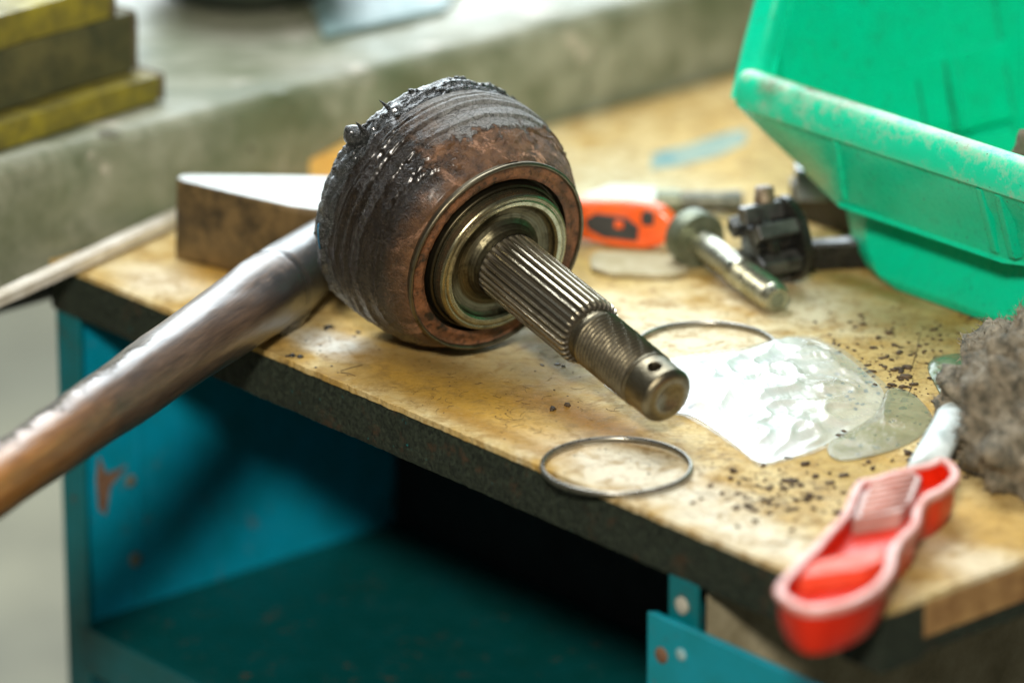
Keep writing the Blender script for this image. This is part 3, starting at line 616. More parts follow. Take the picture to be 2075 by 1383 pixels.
# ------------------------------------------------------------------ wire rings
RG = m_simple('dull_ring_steel', (.22,.21,.18), (.32,.31,.27), 1.0, .30, .9, bump=.1)
def wire_ring(c, rad, thick, tilt_ax, tilt, label, gap=None, z=0.0):
    t = thing('wire_ring', label, 'ring', (c.x,c.y,z), group='steel wire rings on the bench'); R_ = Matrix.Rotation(tilt, 3, Vector(tilt_ax)) if tilt else Matrix.Identity(3)
    v = []; f = []; n = 160; m_ = 12; st_ = 0; en = n if gap is None else int(n*(1-gap))
    for i in range(n):
        a_ = 2*math.pi*i/n
        for k in range(m_):
            b_ = 2*math.pi*k/m_; rr = rad+thick*.5*math.cos(b_)*.8; q = R_ @ Vector((rr*math.cos(a_), rr*math.sin(a_), thick*.5*math.sin(b_)))
            v.append(Vector(c)+q)
    for i in range(n):
        for k in range(m_): j = (i+1)%n; f.append((i*m_+k, j*m_+k, j*m_+(k+1)%m_, i*m_+(k+1)%m_))
    M('ring_wire', v, f, RG, t); return t
c1 = at(1249,944,.17); wire_ring(c1, 2.93, .25, (0,0,1), 0, 'thin steel ring nearest the camera, hanging past the bench front edge')
c2 = at(1432,703,.14); wire_ring(c2, 2.95, .26, (0,0,1), 0, 'thin steel ring behind the threaded shaft end, partly under the clear pouch')
# ------------------------------------------------------------------ clear crinkled pouch
op = [(1240,775),(1330,742),(1400,725),(1500,712),(1560,693),(1625,685),(1690,707),(1745,748),(1790,795),(1778,838),(1715,880),(1650,912),(1590,930),(1540,938),(1490,902),(1440,866),(1395,842),(1330,830),(1270,805)]
P_ = [at(x,y) for x, y in op]; cen = sum(P_, Vector())/len(P_)
t = thing('clear_pouch', 'crinkled clear plastic pouch shining white beside the threaded shaft end', 'plastic bag', (cen.x,cen.y,0))
dense = []
for i in range(len(P_)):
    a0, a1_, a2_, a3 = P_[i-1], P_[i], P_[(i+1)%len(P_)], P_[(i+2)%len(P_)]
    for k in range(10):
        u = k/10; dense.append(.5*((2*a1_)+(-a0+a2_)*u+(2*a0-5*a1_+4*a2_-a3)*u*u+(-a0+3*a1_-3*a2_+a3)*u**3))
nr = 64; v = []; f = []; nd_ = len(dense)
def hpouch(p, k):
    e = min(1, (1-k)*5); q = Vector((p.x+31.0,p.y*1.0+17,0))
    n1 = mn.noise(q*.45+Vector((3,0,0))); cre = 1-abs(mn.noise(Vector((q.x*.8-q.y*.3,q.y*.7,1)))*2); cre2 = 1-abs(mn.noise(Vector((q.x*1.9,q.y*1.6+q.x,4)))*2)
    body = .50*(1-k**3)+.07
    sh = 1.0
    dsh = (Vector((p.x,p.y))-Vector(at(1300,800).xy)).length
    if dsh < 3: sh = max(.25, dsh/3)
    return .04 + e*sh*(body*(.8+.6*n1) + .20*max(0,cre)**2 + .03*max(0,cre2)**2)
for i in range(nr+1):
    k = (i/nr)**.8
    for p in dense:
        q = cen.lerp(p, k); v.append((q.x,q.y,hpouch(q,k)))
for i in range(nr):
    for k in range(nd_): f.append((i*nd_+k, (i+1)*nd_+k, (i+1)*nd_+(k+1)%nd_, i*nd_+(k+1)%nd_))
f = [q[::-1] for q in f] if False else f
n = N('clear_film'); h_ = n.noise(1.1,3,.5,.8)
n.fin(n.mix(n.step(n.noise(.5,4,.6),.35,.65),(.80,.84,.83),(.60,.68,.65)), n.step(n.noise(2,4,.6),.3,.7,.2,.34), 0.0, n.bump(h_,.12,.06), Specular_IOR_Level=.55, Transmission_Weight=.12, Coat_Weight=.35, Coat_Roughness=.16)
# thin film: part of the light passes straight through
tr = n.n.new('ShaderNodeBsdfTransparent'); mx = n.n.new('ShaderNodeMixShader'); X, Y, S = n.xyz()
fac = n.step(n.math('ADD', n.math('MULTIPLY', X, .16), n.noise(.5,5,.6)), .40, 1.1, .0, .55); n.L(fac, mx.inputs[0]); n.L(n.b.outputs[0], mx.inputs[1]); n.L(tr.outputs[0], mx.inputs[2]); n.L(mx.outputs[0], n.out.inputs[0])
FILM = n.m
po = M('film', v, f, FILM, t)
# clear welded rim of the pouch
g = G(); rim = [cen.lerp(p,1.0)+Z*.06 for p in dense]; v = []; f = []
for i, p in enumerate(rim):
    o_ = (p-cen).normalized(); v += [p-Z*.03, p+o_*.18+Z*.02, p+o_*.30-Z*.03]
for i in range(nd_):
    j = (i+1)%nd_; f += [(i*3,j*3,j*3+1,i*3+1),(i*3+1,j*3+1,j*3+2,i*3+2)]
nn = N('clear_rim'); nn.fin((.75,.78,.70), .12, Transmission_Weight=.6, Specular_IOR_Level=.8); tr = nn.n.new('ShaderNodeBsdfTransparent'); mx = nn.n.new('ShaderNodeMixShader'); mx.inputs[0].default_value = .6; nn.L(nn.b.outputs[0], mx.inputs[1]); nn.L(tr.outputs[0], mx.inputs[2]); nn.L(mx.outputs[0], nn.out.inputs[0])
M('welded_rim', v, f, nn.m, t)
# olive translucent tail and a pale plastic strip
def film(name, label, px, zf, mat, cat='plastic film', seg=24):
    Q0 = [at(x,y) for x, y in px]; Q = []
    for i in range(len(Q0)):
        a0, a1_, a2_, a3 = Q0[i-1], Q0[i], Q0[(i+1)%len(Q0)], Q0[(i+2)%len(Q0)]
        for u in (0,.25,.5,.75): Q.append(.5*((2*a1_)+(-a0+a2_)*u+(2*a0-5*a1_+4*a2_-a3)*u*u+(-a0+3*a1_-3*a2_+a3)*u**3))
    c_ = sum(Q, Vector())/len(Q); v = []; f = []; m_ = len(Q)*2; D = []
    for i in range(len(Q)):
        for k in range(2): D.append(Q[i].lerp(Q[(i+1)%len(Q)], k/2))
    for i in range(seg+1):
        for p in D:
            q = c_.lerp(p, i/seg); k = i/seg; v.append((q.x, q.y, .03 + zf*(1-k**2)*(.7+.6*mn.noise(Vector((q.x,q.y,7))*.9)) + .12*(1-k)*abs(mn.noise(Vector((q.x,q.y,2))*2.5))))
    for i in range(seg):
        for k in range(m_): f.append((i*m_+k, (i+1)*m_+k, (i+1)*m_+(k+1)%m_, i*m_+(k+1)%m_))
    o = M(name, v, f, mat, label=label, cat=cat); o.modifiers.new('solid','SOLIDIFY').thickness = .0003; return o
def filmmat(name, col, tfac, rough=.15):
    nn = N(name); a = nn.noise(.9,5,.6); nn.fin(nn.mix(nn.step(a,.35,.65), col, tuple(c*.7 for c in col)), rough, nrm=nn.bump(nn.noise(2,5,.6),.5,.1), Specular_IOR_Level=.8)
    tr = nn.n.new('ShaderNodeBsdfTransparent'); mx = nn.n.new('ShaderNodeMixShader'); mx.inputs[0].default_value = tfac
    nn.L(nn.b.outputs[0], mx.inputs[1]); nn.L(tr.outputs[0], mx.inputs[2]); nn.L(mx.outputs[0], nn.out.inputs[0]); return nn.m
film('plastic_scrap', 'flat olive see-through plastic scrap between the shiny pouch and the rag', [(1770,845),(1800,790),(1850,800),(1890,850),(1860,890),(1790,920),(1700,935),(1680,900)], .25, filmmat('olive_film',(.42,.42,.28),.62))
film('plastic_scrap', 'murky green see-through plastic scrap poking out from under the rag', [(1880,745),(1910,722),(1985,725),(2000,800),(1975,850),(1925,850),(1905,800)], .7, filmmat('green_film',(.20,.27,.16),.15))
# pale strip: a ribbon rising from the red tray to the rag
t_ = thing('plastic_strip', 'glossy white plastic strip between the red tray and the grey rag', 'plastic strip', at(1880,940,0))
ctr = [at(1868,965,.7), at(1884,930,1.1), at(1905,890,1.4), at(1928,845,1.5), at(1948,800,1.4), at(1965,760,1.1)]; v = []; f = []
for i, p in enumerate(ctr):
    wdt = (1.0,1.0,.98,.92,.85,.75)[i]
    for k in range(9):
        u = k/8*2-1; v.append(p + Vector((.9,.15,0))*u*wdt*.9 + Z*(.35*(1-u*u)))
for i in range(len(ctr)-1):
    for k in range(8): f.append((i*9+k,i*9+k+1,(i+1)*9+k+1,(i+1)*9+k))
o = M('ribbon', v, f, m_simple('white_plastic', (.30,.36,.35), (.72,.79,.78), .5, .35), t_); o.modifiers.new('solid','SOLIDIFY').thickness = .0008
# ------------------------------------------------------------------ red tray
RT = 2.0
RED = m_simple('red_plastic', (.50,.012,.001), (.66,.022,.003), .5, .38, bump=.15, Subsurface_Weight=.08, Subsurface_Radius=(1,.15,.08), Subsurface_Scale=.003)
PINK = m_simple('worn_pink_rim', (.52,.17,.12), (.70,.42,.38), .8, .4, bump=.2)
ol = [(1572,1192),(1600,1150),(1640,1112),(1672,1075),(1706,1038),(1722,1000),(1738,972),(1768,965),(1800,955),(1840,945),(1880,935),(1905,925),(1935,938),(1942,965),(1915,990),(1885,1005),(1868,1030),(1862,1060),(1835,1088),(1818,1115),(1812,1145),(1795,1175),(1765,1200),(1715,1222),(1660,1232),(1610,1225)]
O3 = [at(x,y,RT) for x, y in ol]; c3 = sum(O3, Vector())/len(O3)
tray = thing('red_tray', 'red plastic wavy-edged tray with pale worn rim on the near bench corner', 'tray', (c3.x,c3.y,0))
D = []
for i in range(len(O3)):
    a0,a1_,a2_,a3 = O3[i-1],O3[i],O3[(i+1)%len(O3)],O3[(i+2)%len(O3)]
    for k in range(6):
        u = k/6; D.append(.5*((2*a1_)+(-a0+a2_)*u+(2*a0-5*a1_+4*a2_-a3)*u*u+(-a0+3*a1_-3*a2_+a3)*u**3))
m_ = len(D)
def inset(Dp, d):
    out = []
    for i in range(m_):
        tg = (Dp[(i+2)%m_]-Dp[i-2]).normalized(); nr_ = Vector((-tg.y, tg.x, 0)); out.append(Dp[i]+nr_*d)
    return out
sgn = 1 if (inset(D,.3)[10]-c3).length < (D[10]-c3).length else -1
def loop(d, z): return [Vector((p.x,p.y,z)) for p in inset(D, d*sgn)]
def shell(name, loops, mat, cap=False):
    v = [p for l in loops for p in l]; f = []
    for i in range(len(loops)-1):
        for k in range(m_): f.append((i*m_+k,(i+1)*m_+k,(i+1)*m_+(k+1)%m_,i*m_+(k+1)%m_))
    if cap: f.append(tuple((len(loops)-1)*m_+k for k in range(m_)))
    return M(name, v, f, mat, tray, sharp=50)
shell('wall', [loop(.12,RT-.3), loop(.15,RT-1.2), loop(.26,.4), loop(.42,.05), loop(.7,.02)], RED)
shell('rim', [loop(.14,RT-.32), loop(.0,RT-.30), loop(-.05,RT-.1), loop(.03,RT), loop(.30,RT), loop(.33,RT-.12)], PINK)
shell('inner_wall', [loop(.32,RT-.1), loop(.36,RT-.75)], RED)
fl = loop(.36,RT-.75); M('floor_panel', fl, [tuple(range(m_))], RED, tray, smooth=False)
# cross web and ribbed deck
def patch(name, px, z0, z1, mat):
    g = G(); q = [at(x,y,z1) for x, y in px]; g.prism([(p.x,p.y) for p in q][::-1], z0, z1); return bev(g.mk(name, mat, tray, smooth=False), .06)
patch('cross_web', [(1620,1168),(1648,1136),(1792,1106),(1790,1132),(1752,1150)], RT-.8, RT-.12, m_simple('salmon_web', (.70,.06,.02), (.74,.10,.05), .6, .5))
dk = [(1728,1050),(1745,1000),(1768,975),(1850,955),(1868,965),(1850,1010),(1825,1035)]
patch('ribbed_deck', dk, RT-.8, RT-.1, m_simple('pinkish_deck', (.34,.19,.16), (.50,.32,.28), .8, .4))
for k in range(6):
    u = k/5; p0 = at(1745-0*u+u*22, 1040-u*62, RT-.05); p1_ = at(1832+u*22, 1020-u*56, RT-.05); g = G(); g.tube([p0,p1_], .07, 8); g.mk('deck_rib', PINK, tray)
# ------------------------------------------------------------------ grey-brown rag
c = at(2150,925,0); rag = thing('dirty_rag', 'fuzzy grey-brown dirty rag heaped at the right edge of the bench', 'rag', (c.x,c.y,0))
v = []; f = []; nu, nv = 90, 60
def ragp(th, ph):
    d = Vector((math.cos(th)*math.sin(ph), math.sin(th)*math.sin(ph), math.cos(ph))); r_ = 1 + .34*fr(d*1.7,1,4) + .16*abs(mn.noise(Vector((d.x*6+d.z*3,d.y*4,d.z*7)))) + .10*fr(d*5,1,3)
    p = Vector((d.x*4.0*r_, d.y*5.8*r_, max(-.0,d.z*5.4*r_+.2))); return Vector((c.x,c.y,0))+Vector((0,1.2,0))+p
for i in range(nv+1):
    for j in range(nu): v.append(ragp(2*math.pi*j/nu, math.pi*.54*i/nv))
for i in range(nv):
    for j in range(nu): f.append((i*nu+j,(i+1)*nu+j,(i+1)*nu+(j+1)%nu,i*nu+(j+1)%nu))
RGM = m_simple('dirty_wool', (.045,.042,.028), (.26,.22,.155), 1.6, .9, bump=1.0)
M('cloth', v, f, RGM, rag)
v = []; f = []
for k in range(5200):
    th, ph = random.uniform(0,2*math.pi), math.acos(random.uniform(-.05,1)); p = ragp(th,ph); d = Vector((math.cos(th)*math.sin(ph),math.sin(th)*math.sin(ph),math.cos(ph)))
    d = (d+Vector((random.gauss(0,.6),random.gauss(0,.6),random.gauss(0,.6)))).normalized(); l_ = random.uniform(.10,.45); s_ = d.cross(Vector((random.gauss(0,1),random.gauss(0,1),random.gauss(0,1)))).normalized()*.022
    q1_ = p+d*l_*.5; q2_ = p+d*l_+Vector((random.gauss(0,.12),random.gauss(0,.12),random.gauss(0,.1))); n0 = len(v); v += [p-s_,p+s_,q1_+s_,q1_-s_,q2_]; f += [(n0,n0+1,n0+2,n0+3),(n0+3,n0+2,n0+4)]
M('fibres', v, f, m_simple('wool_fibre', (.06,.055,.035), (.34,.28,.20), 2.2, .9), rag, kind='stuff')
# ------------------------------------------------------------------ green bin
BIN = m_bin(); BLIP = m_bindust()
bn = thing('storage_bin', 'bright green plastic open-front storage bin with scuffed lip on the right of the bench', 'bin', T(29.3,25,0))
AC = 30.4
def mir(a_): return 2*AC-a_
def lvl(a_sil, b_sil, a_cor, b_cor, z, bb, abk, dz=0.0):   # left silhouette, front corner; mirrored on the right; back
    return [T(abk,bb,z), T(a_sil,b_sil+6,z), T(a_sil,b_sil,z+dz), T((a_sil+a_cor)/2,(b_sil+b_cor)/2-.0,z+dz*.5), T(a_cor,b_cor,z), T(mir(a_cor),b_cor,z), T((mir(a_sil)+mir(a_cor))/2,(b_sil+b_cor)/2,z+dz*.5), T(mir(a_sil),b_sil,z+dz), T(mir(a_sil),b_sil+6,z), T(mir(abk),bb,z)]
BBK = 38
def px2(px, py, z): return tin(px, py, z)
lv = [lvl(27.6,25.6,28.2,25.4,.06,BBK,27.0), lvl(26.5,25.4,27.6,25.1,.10,BBK,26.4), lvl(25.2,25.6,26.6,25.0,.5,BBK,25.4), lvl(23.7,26.2,25.6,25.3,1.3,BBK,24), lvl(22.7,26.8,25.0,25.7,2.3,BBK,23), lvl(22.5,27.0,25.2,26.0,3.3,BBK,22.6,.25)]
for z_, sp_, cp_ in ((3.70,(1638,358),(1700,420)),(3.9,(1630,346),(1698,408)),(5.9,(1556,276),(1692,336)),(7.6,(1494,216),(1689,276))):
    (as_, bs_), (ac_, bc_) = px2(*sp_,z_), px2(*cp_,z_); lv.append(lvl(as_, bs_, ac_, bc_, z_, BBK, min(as_+.6,22.5))); print('bin level', z_, as_, bs_, ac_, bc_)
AL, BL = px2(1480,202,7.75); BF = lv[-1][4]; BF = (BF-LC).dot(B) - .12; print('lip', AL, BL, BF)
def skin(lvls, faces_skip=()):
    n_ = len(lvls[0]); v = [p for l in lvls for p in l]; f = []
    for i in range(len(lvls)-1):
        for k in range(n_):
            if k in faces_skip: continue
            f.append((i*n_+k, i*n_+(k+1)%n_, (i+1)*n_+(k+1)%n_, (i+1)*n_+k))
    return v, f, n_
v, f, n_ = skin(lv); f.append(tuple(range(n_-1,-1,-1)))
o = M('tub', v, f, BIN, bn, sharp=55); m = o.modifiers.new('solid','SOLIDIFY'); m.thickness = .0022; m.offset = -1 
bev(o, .10, 3, 25)
# thick rounded lip along the front and round the left and right corners
def lippath(): 
    a0 = AL+.02; h = [(a0+.02,BF+.9,0),(a0,BF+.45,0),(a0+.2,BF+.1,0),(a0+1.0,BF,0),(a0+4,BF,0)]
    q = h + [(AC,BF,0)] + [(mir(a_),b_,0) for a_, b_, _ in h[::-1]]
    return [(a_,b_) for a_, b_, _ in q]
lp = lippath(); sec = [(.03,7.45),(-.05,7.55),(-.08,7.9),(-.02,8.45),(.14,8.9),(.45,9.12),(.85,9.15),(1.10,8.95),(1.18,8.5),(1.0,7.9),(.5,7.6)]
v = []; f = []
for i, (a_, b_) in enumerate(lp):
    a0, b0 = lp[max(i-1,0)]; a1_, b1_ = lp[min(i+1,len(lp)-1)]; tx, ty = a1_-a0, b1_-b0; L_ = math.hypot(tx,ty); nx_, ny_ = -ty/L_, tx/L_
    if i < 1 or i > len(lp)-2: sq = .8
    else: sq = 1.0
    for (o_, z_) in sec: v.append(T(a_+nx_*o_*sq, b_+ny_*o_*sq, z_))
k_ = len(sec)
for i in range(len(lp)-1):
    for k in range(k_): f.append((i*k_+k,(i+1)*k_+k,(i+1)*k_+(k+1)%k_,i*k_+(k+1)%k_))
f += [tuple(range(k_)), tuple((len(lp)-1)*k_+k for k in range(k_-1,-1,-1))]; f = [q[::-1] for q in f]
o = M('front_lip', v, f, BLIP, bn); m = o.modifiers.new('sub','SUBSURF'); m.levels = m.render_levels = 2
# side walls above the lip: front edge leans back, with a broad flange, then wall; back wall
def wall(sd):
    fx = (lambda a_: a_) if sd < 0 else mir
    def W_(a_, b_, z_): return T(fx(a_), b_, z_)
    g = G()
    # flange plate (front facing strip about 1.2 cm wide)
    fr_ = [(a_,b_,z_) for (a_,b_),z_ in ((px2(1481,196,7.7),7.7),(px2(1505,92,9.5),9.5),(px2(1530,0,11.3),11.3),(px2(1575,-170,14.6),14.6))]
    v = []; f = []
    for (a_,b_,z_) in fr_: v += [W_(a_,b_,z_), W_(a_+.25,b_-.12,z_), W_(a_+.95,b_-.05,z_), W_(a_+1.18,b_+.10,z_), W_(a_+1.30,b_+.45,z_), W_(a_+1.32,b_+1.2,z_), W_(a_+1.0,b_+1.2,z_), W_(a_+.05,b_+.35,z_)]
    for i in range(3):
        for k in range(8): f.append((i*8+k,(i*8+(k+1)%8),(i+1)*8+(k+1)%8,(i+1)*8+k))
    f += [tuple(range(7,-1,-1)), tuple(24+k for k in range(8))]
    if sd > 0: f = [q[::-1] for q in f]
    g.add(v, f); o = g.mk('side_flange', BIN, bn, sharp=75)
    g = G(); v = [W_(a_+1.28,b_+.9,z_) for a_, b_, z_ in fr_] + [W_(fr_[3][0]+1.0,BBK,14.6), W_(22.5,BBK,4), W_(fr_[0][0]+1.6,28,4), W_(fr_[0][0]+1.4,24.2,6.0)]
    g.add([p for p in v], [tuple(range(8)) if sd < 0 else tuple(range(7,-1,-1))]); o = g.mk('side_wall', BIN, bn, smooth=False); o.modifiers.new('solid','SOLIDIFY').thickness = .002
wall(-1); wall(1)
# inner back wall, ribbed
g = G(); g.add([T(22.2,BBK-.5,.3), T(mir(22.2),BBK-.5,.3), T(mir(20.5),BBK-.3,16), T(20.5,BBK-.3,16)], [(0,1,2,3)])
o = g.mk('back_wall', BIN, bn, smooth=False); o.modifiers.new('solid','SOLIDIFY').thickness = .002
(fa0,fb0),(fa1,fb1) = px2(1481,196,7.7), px2(1530,0,11.3)
SEAM = m_simple('shaded_green_seam', (.0,.16,.08), (.0,.34,.18), 1.5, .5)  # darker green paints in the shade lines along the ribs
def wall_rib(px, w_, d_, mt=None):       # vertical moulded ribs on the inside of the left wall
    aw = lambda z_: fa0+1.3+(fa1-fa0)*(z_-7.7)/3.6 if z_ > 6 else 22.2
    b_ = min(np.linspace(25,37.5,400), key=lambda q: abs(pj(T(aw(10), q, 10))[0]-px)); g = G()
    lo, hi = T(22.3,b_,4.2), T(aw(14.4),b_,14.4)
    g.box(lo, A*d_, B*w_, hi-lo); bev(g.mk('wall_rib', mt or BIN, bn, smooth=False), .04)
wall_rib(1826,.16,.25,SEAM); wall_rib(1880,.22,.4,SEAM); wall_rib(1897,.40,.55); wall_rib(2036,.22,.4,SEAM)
# ribs on the front panel
def front_rib(px0, py0, px1, py1, w_):
    g = G(); n0 = []
    for (x_, y_, z_, bb_) in ((px0,py0,7.4,px2(1689,280,7.4)[1]-.26),(px1,py1,4.1,px2(1697,398,4.1)[1]-.30)):
        q = at(x_,y_,z_); a_ = (q-LC).dot(A); n0.append((a_, bb_, z_))
    (a0,b0,z0),(a1_,b1_,z1) = n0
    g.add([T(a0-w_,b0+.5,z0), T(a0-w_*.6,b0,z0), T(a0+w_*.6,b0,z0), T(a0+w_,b0+.5,z0), T(a1_-w_,b1_+.5,z1), T(a1_-w_*.6,b1_+.05,z1), T(a1_+w_*.6,b1_+.05,z1), T(a1_+w_,b1_+.5,z1)],
          [(0,1,5,4),(1,2,6,5),(2,3,7,6),(3,2,1,0),(4,5,6,7)]); bev(g.mk('front_rib', BIN, bn, smooth=False), .08, 3)
front_rib(1700,282,1716,404,.26); front_rib(2000,376,2014,512,.32); front_rib(2050,385,2062,520,.32)
# dirty heap inside the bin
top_ = at(2088,262,8.3)
print('clod', tin(2088,262,8.3))
q = at(2120,330,6.5); aa, bb = (q-LC).dot(A), (q-LC).dot(B)
hp_ = thing('dirt_clod', 'brown dirty clod showing above the lip inside the green bin', 'clod', T(35.5,29.5,.4))
v = []; f = []
for i in range(25):
    for j in range(40):
        th = 2*math.pi*j/40; ph = math.pi*i/24; d = Vector((math.cos(th)*math.sin(ph),math.sin(th)*math.sin(ph),math.cos(ph))); r_ = 1+.25*fr(d*2,1,4)
        zz_ = (d.z+1)*.5; v.append(T(33.6,29.6,.5).lerp(top_, zz_)+Vector((d.x*1.7*r_,d.y*1.7*r_,0))+Z*(r_-1)*1.2)
for i in range(24):
    for j in range(40): f.append((i*40+j,(i+1)*40+j,(i+1)*40+(j+1)%40,i*40+(j+1)%40))
M('lump', v, f, m_simple('brown_dirt', (.06,.045,.03), (.20,.16,.11), 1.5, .9, bump=1.0), hp_)
# ------------------------------------------------------------------ orange utility knife
ORG = m_simple('orange_plastic', (.85,.10,.012), (.90,.15,.02), .7, .35, bump=.1); BLK = m_simple('black_plastic', (.012,.012,.010), (.035,.032,.025), 1, .45)
o0 = at(1368,508,0); o1 = at(1010,478,0); kd = (o1-o0).normalized(); kp = Vector((-kd.y,kd.x,0)); kp = kp if kp.y < 0 else -kp   # kp points to the camera
kn = thing('utility_knife', 'orange snap-off knife with black slider lying behind the joint', 'knife', tuple(o0))
# the handle stands on its edge: outline in the (length, height) plane, thickness in depth
def kpts(L_): return L_
out = [(0.15,.9),(.0,1.4),(.15,1.95),(.6,2.4),(1.3,2.62),(2.5,2.70),(4.2,2.55),(9,2.15),(9,.75),(5.5,.55),(4.0,.35),(2.6,.12),(1.4,.1),(.6,.35)]
Rk = Matrix.Rotation(math.radians(28), 3, kd)
def kw(l_, h_, d_): 
    h_ *= .76; return o0 + kd*l_ + kp*(d_ - .45 - h_*.25) + Z*h_
g = G(); n0 = len(out); v = [kw(l_,h_,.0) for l_, h_ in out]+[kw(l_,h_,.9) for l_, h_ in out]
g.add(v, [tuple(range(n0)), tuple(range(2*n0-1,n0-1,-1))]+[(k,n0+k,n0+(k+1)%n0,(k+1)%n0) for k in range(n0)]); bev(g.mk('handle', ORG, kn, smooth=False), .18, 3, 20)
def inlay(pts_, d0, d1, mat, nm):
    g = G(); k_ = len(pts_); v = [kw(l_,h_,d0) for l_, h_ in pts_]+[kw(l_,h_,d1) for l_, h_ in pts_]
    g.add(v, [tuple(range(k_)), tuple(range(2*k_-1,k_-1,-1))]+[(k,k_+k,k_+(k+1)%k_,(k+1)%k_) for k in range(k_)]); return bev(g.mk(nm, mat, kn, smooth=False), .05)
inlay([(.95,1.55),(.95,2.15),(1.15,2.35),(1.45,2.3),(1.55,1.95),(1.45,1.5)], .85, 1.0, BLK, 'lock_wheel')
inlay([(1.65,.55),(1.6,1.35),(2.2,1.85),(3.6,1.95),(4.1,1.5),(3.9,1.0),(3.2,.6)], .85, .98, BLK, 'grip_inlay')
inlay([(2.3,1.25),(2.3,1.65),(2.7,1.70),(2.7,1.25)], .97, 1.06, ORG, 'slider_button')
# pale plastic piece in front of knife
def slab(name, label, px, z0, z1, mat, cat, bv=.05):
    g = G(); q = [at(x,y,z1) for x, y in px]; s2 = sum((q[i].x*q[(i+1)%len(q)].y-q[(i+1)%len(q)].x*q[i].y) for i in range(len(q)))
    pp = [(p.x,p.y) for p in q]; pp = pp if s2 > 0 else pp[::-1]; g.prism(pp, z0, z1); return bev(g.mk(name, mat, smooth=False, label=label, cat=cat), bv)
PALE = m_simple('pale_plastic', (.34,.29,.17), (.46,.41,.28), .9, .8, bump=.6, Specular_IOR_Level=.1)
slab('plastic_offcut', 'flat pale plastic offcut lying in front of the orange knife', [(1195,520),(1210,508),(1330,512),(1390,520),(1395,545),(1360,556),(1240,552),(1198,540)], .03, .28, PALE, 'plastic piece')
slab('paper_scrap', 'pale green-white crumpled paper scrap behind the orange knife', [(1180,395),(1240,372),(1330,378),(1335,402),(1270,412),(1190,412)], .03, .35, m_simple('pale_green_paper', (.52,.60,.50), (.72,.76,.68), .6, .6), 'paper scrap')
# grey rod behind
def cyl_thing(name, label, cat, p0, p1, prof_, mat, n=32, group=None, parts=()):
    ax = (p1-p0); L_ = ax.length; q = ax.normalized().to_track_quat('Z','Y'); t = thing(name, label, cat, tuple(p0), group=group)
    for nm, pr_, mt in prof_:
        v, f = lathe(pr_, n, close0=True, close1=True); M(nm, [p0 + q @ Vector(p) for p in v], f, mt, t, sharp=40)
    return t
GRN = m_simple('grey_green_steel', (.10,.12,.075), (.22,.24,.17), 1.2, .4, .5); DKS = m_simple('dark_steel', (.05,.055,.045), (.13,.13,.10), 1.2, .4, .6)
cyl_thing('steel_socket', 'blurred grey-green steel rod lying behind the upright bolt', 'rod', at(1328,408,.55), at(1500,408,.55), [('thick_end', [(0,.48),(.05,.55),(1.1,.55),(1.15,.45)], GRN), ('shaft', [(1.15,.45),(3.2,.45),(3.25,.38)], DKS), ('tip', [(3.2,.5),(3.9,.5),(3.95,.4)], DKS)], GRN)
# bolt
bp0 = at(1418,490,1.25); bp1 = at(1576,608,.62)
BS = m_simple('shiny_bolt_steel', (.34,.34,.24), (.50,.50,.41), 1.0, .30, .9, bump=.05); LB = (bp1-bp0).length
cyl_thing('steel_bolt', 'shiny worn steel bolt with wide grey head leaning on the bench beside the black hub', 'bolt', bp0, bp1,
  [('head', [(-1.0,1.0),(-.95,1.22),(-.1,1.30),(0,1.25)], GRN), ('shank', [(0,.62),(LB*.45,.62)], BS), ('collar', [(LB*.45,.64),(LB*.47,.69),(LB*.53,.69),(LB*.55,.64)], BS),
   ('thread', [(LB*.55,.64)]+[(LB*.55+k*.055, .70 if k%2 else .655) for k in range(int(LB*.40/.055))]+[(LB*.97,.66),(LB*.99,.55),(LB,.52)], BS), ('end_recess', [(LB,.34),(LB+.04,.32),(LB+.05,.25)], GRN)], BS)
# black hub with lugs
hc = at(1565,490,1.95); hax = Vector((.90,.42,.05)).normalized(); hq = hax.to_track_quat('Z','Y'); hub = thing('toothed_hub', 'black oily cast hub with square lugs standing on edge beside the green bin', 'machine part', (hc.x,hc.y,0))
BLKM = m_simple('black_oily_metal', (.006,.007,.007), (.022,.020,.015), 1.5, .30, .2, bump=.6); LUGM = m_simple('highlit_lug_metal', (.03,.03,.028), (.13,.13,.12), 1.1, .36, .6, bump=.4); BRN = m_simple('brown_worn_metal', (.13,.09,.05), (.26,.20,.13), 1.5, .5, .4)  # lug metal is lightened to paint in the highlights on its facets
def hubpart(name, pr_, mat, n=40, fn=None):
    v, f = lathe(pr_, n, fn, close0=True, close1=True); return M(name, [hc + hq @ Vector(p) for p in v], f, mat, hub, sharp=40)
hubpart('rear_disc', [(.55,1.75),(.62,1.9),(.95,1.9),(1.05,1.75)], BLKM)
hubpart('front_disc', [(-.75,1.1),(-.65,1.3),(-.3,1.3),(-.2,1.1)], BLKM)
hubpart('core', [(-1.2,.55),(-1.1,.85),(.8,.85)], BLKM)
for k in range(6):
    a_ = 2*math.pi*k/6+.35; c_ = Vector((math.cos(a_),math.sin(a_),0)); tg = Vector((-math.sin(a_),math.cos(a_),0)); g = G(); o_ = c_*1.02 - tg*.34 + Vector((0,0,-1.35))
    w8 = [hc + hq @ p for p in (o_, )]; ex = hq @ (c_*.75); ey = hq @ (tg*.68); ez = hq @ Vector((0,0,2.1)); g.box(w8[0], ex, ey, ez); bev(g.mk('lug', LUGM, hub, smooth=False), .10, 2)
g = G(); g.tube([hc+Vector((-.35,.5,.9)), hc+Vector((-.35,.6,2.3))], [.5,.42], 14); g.mk('spigot', BRN, hub)
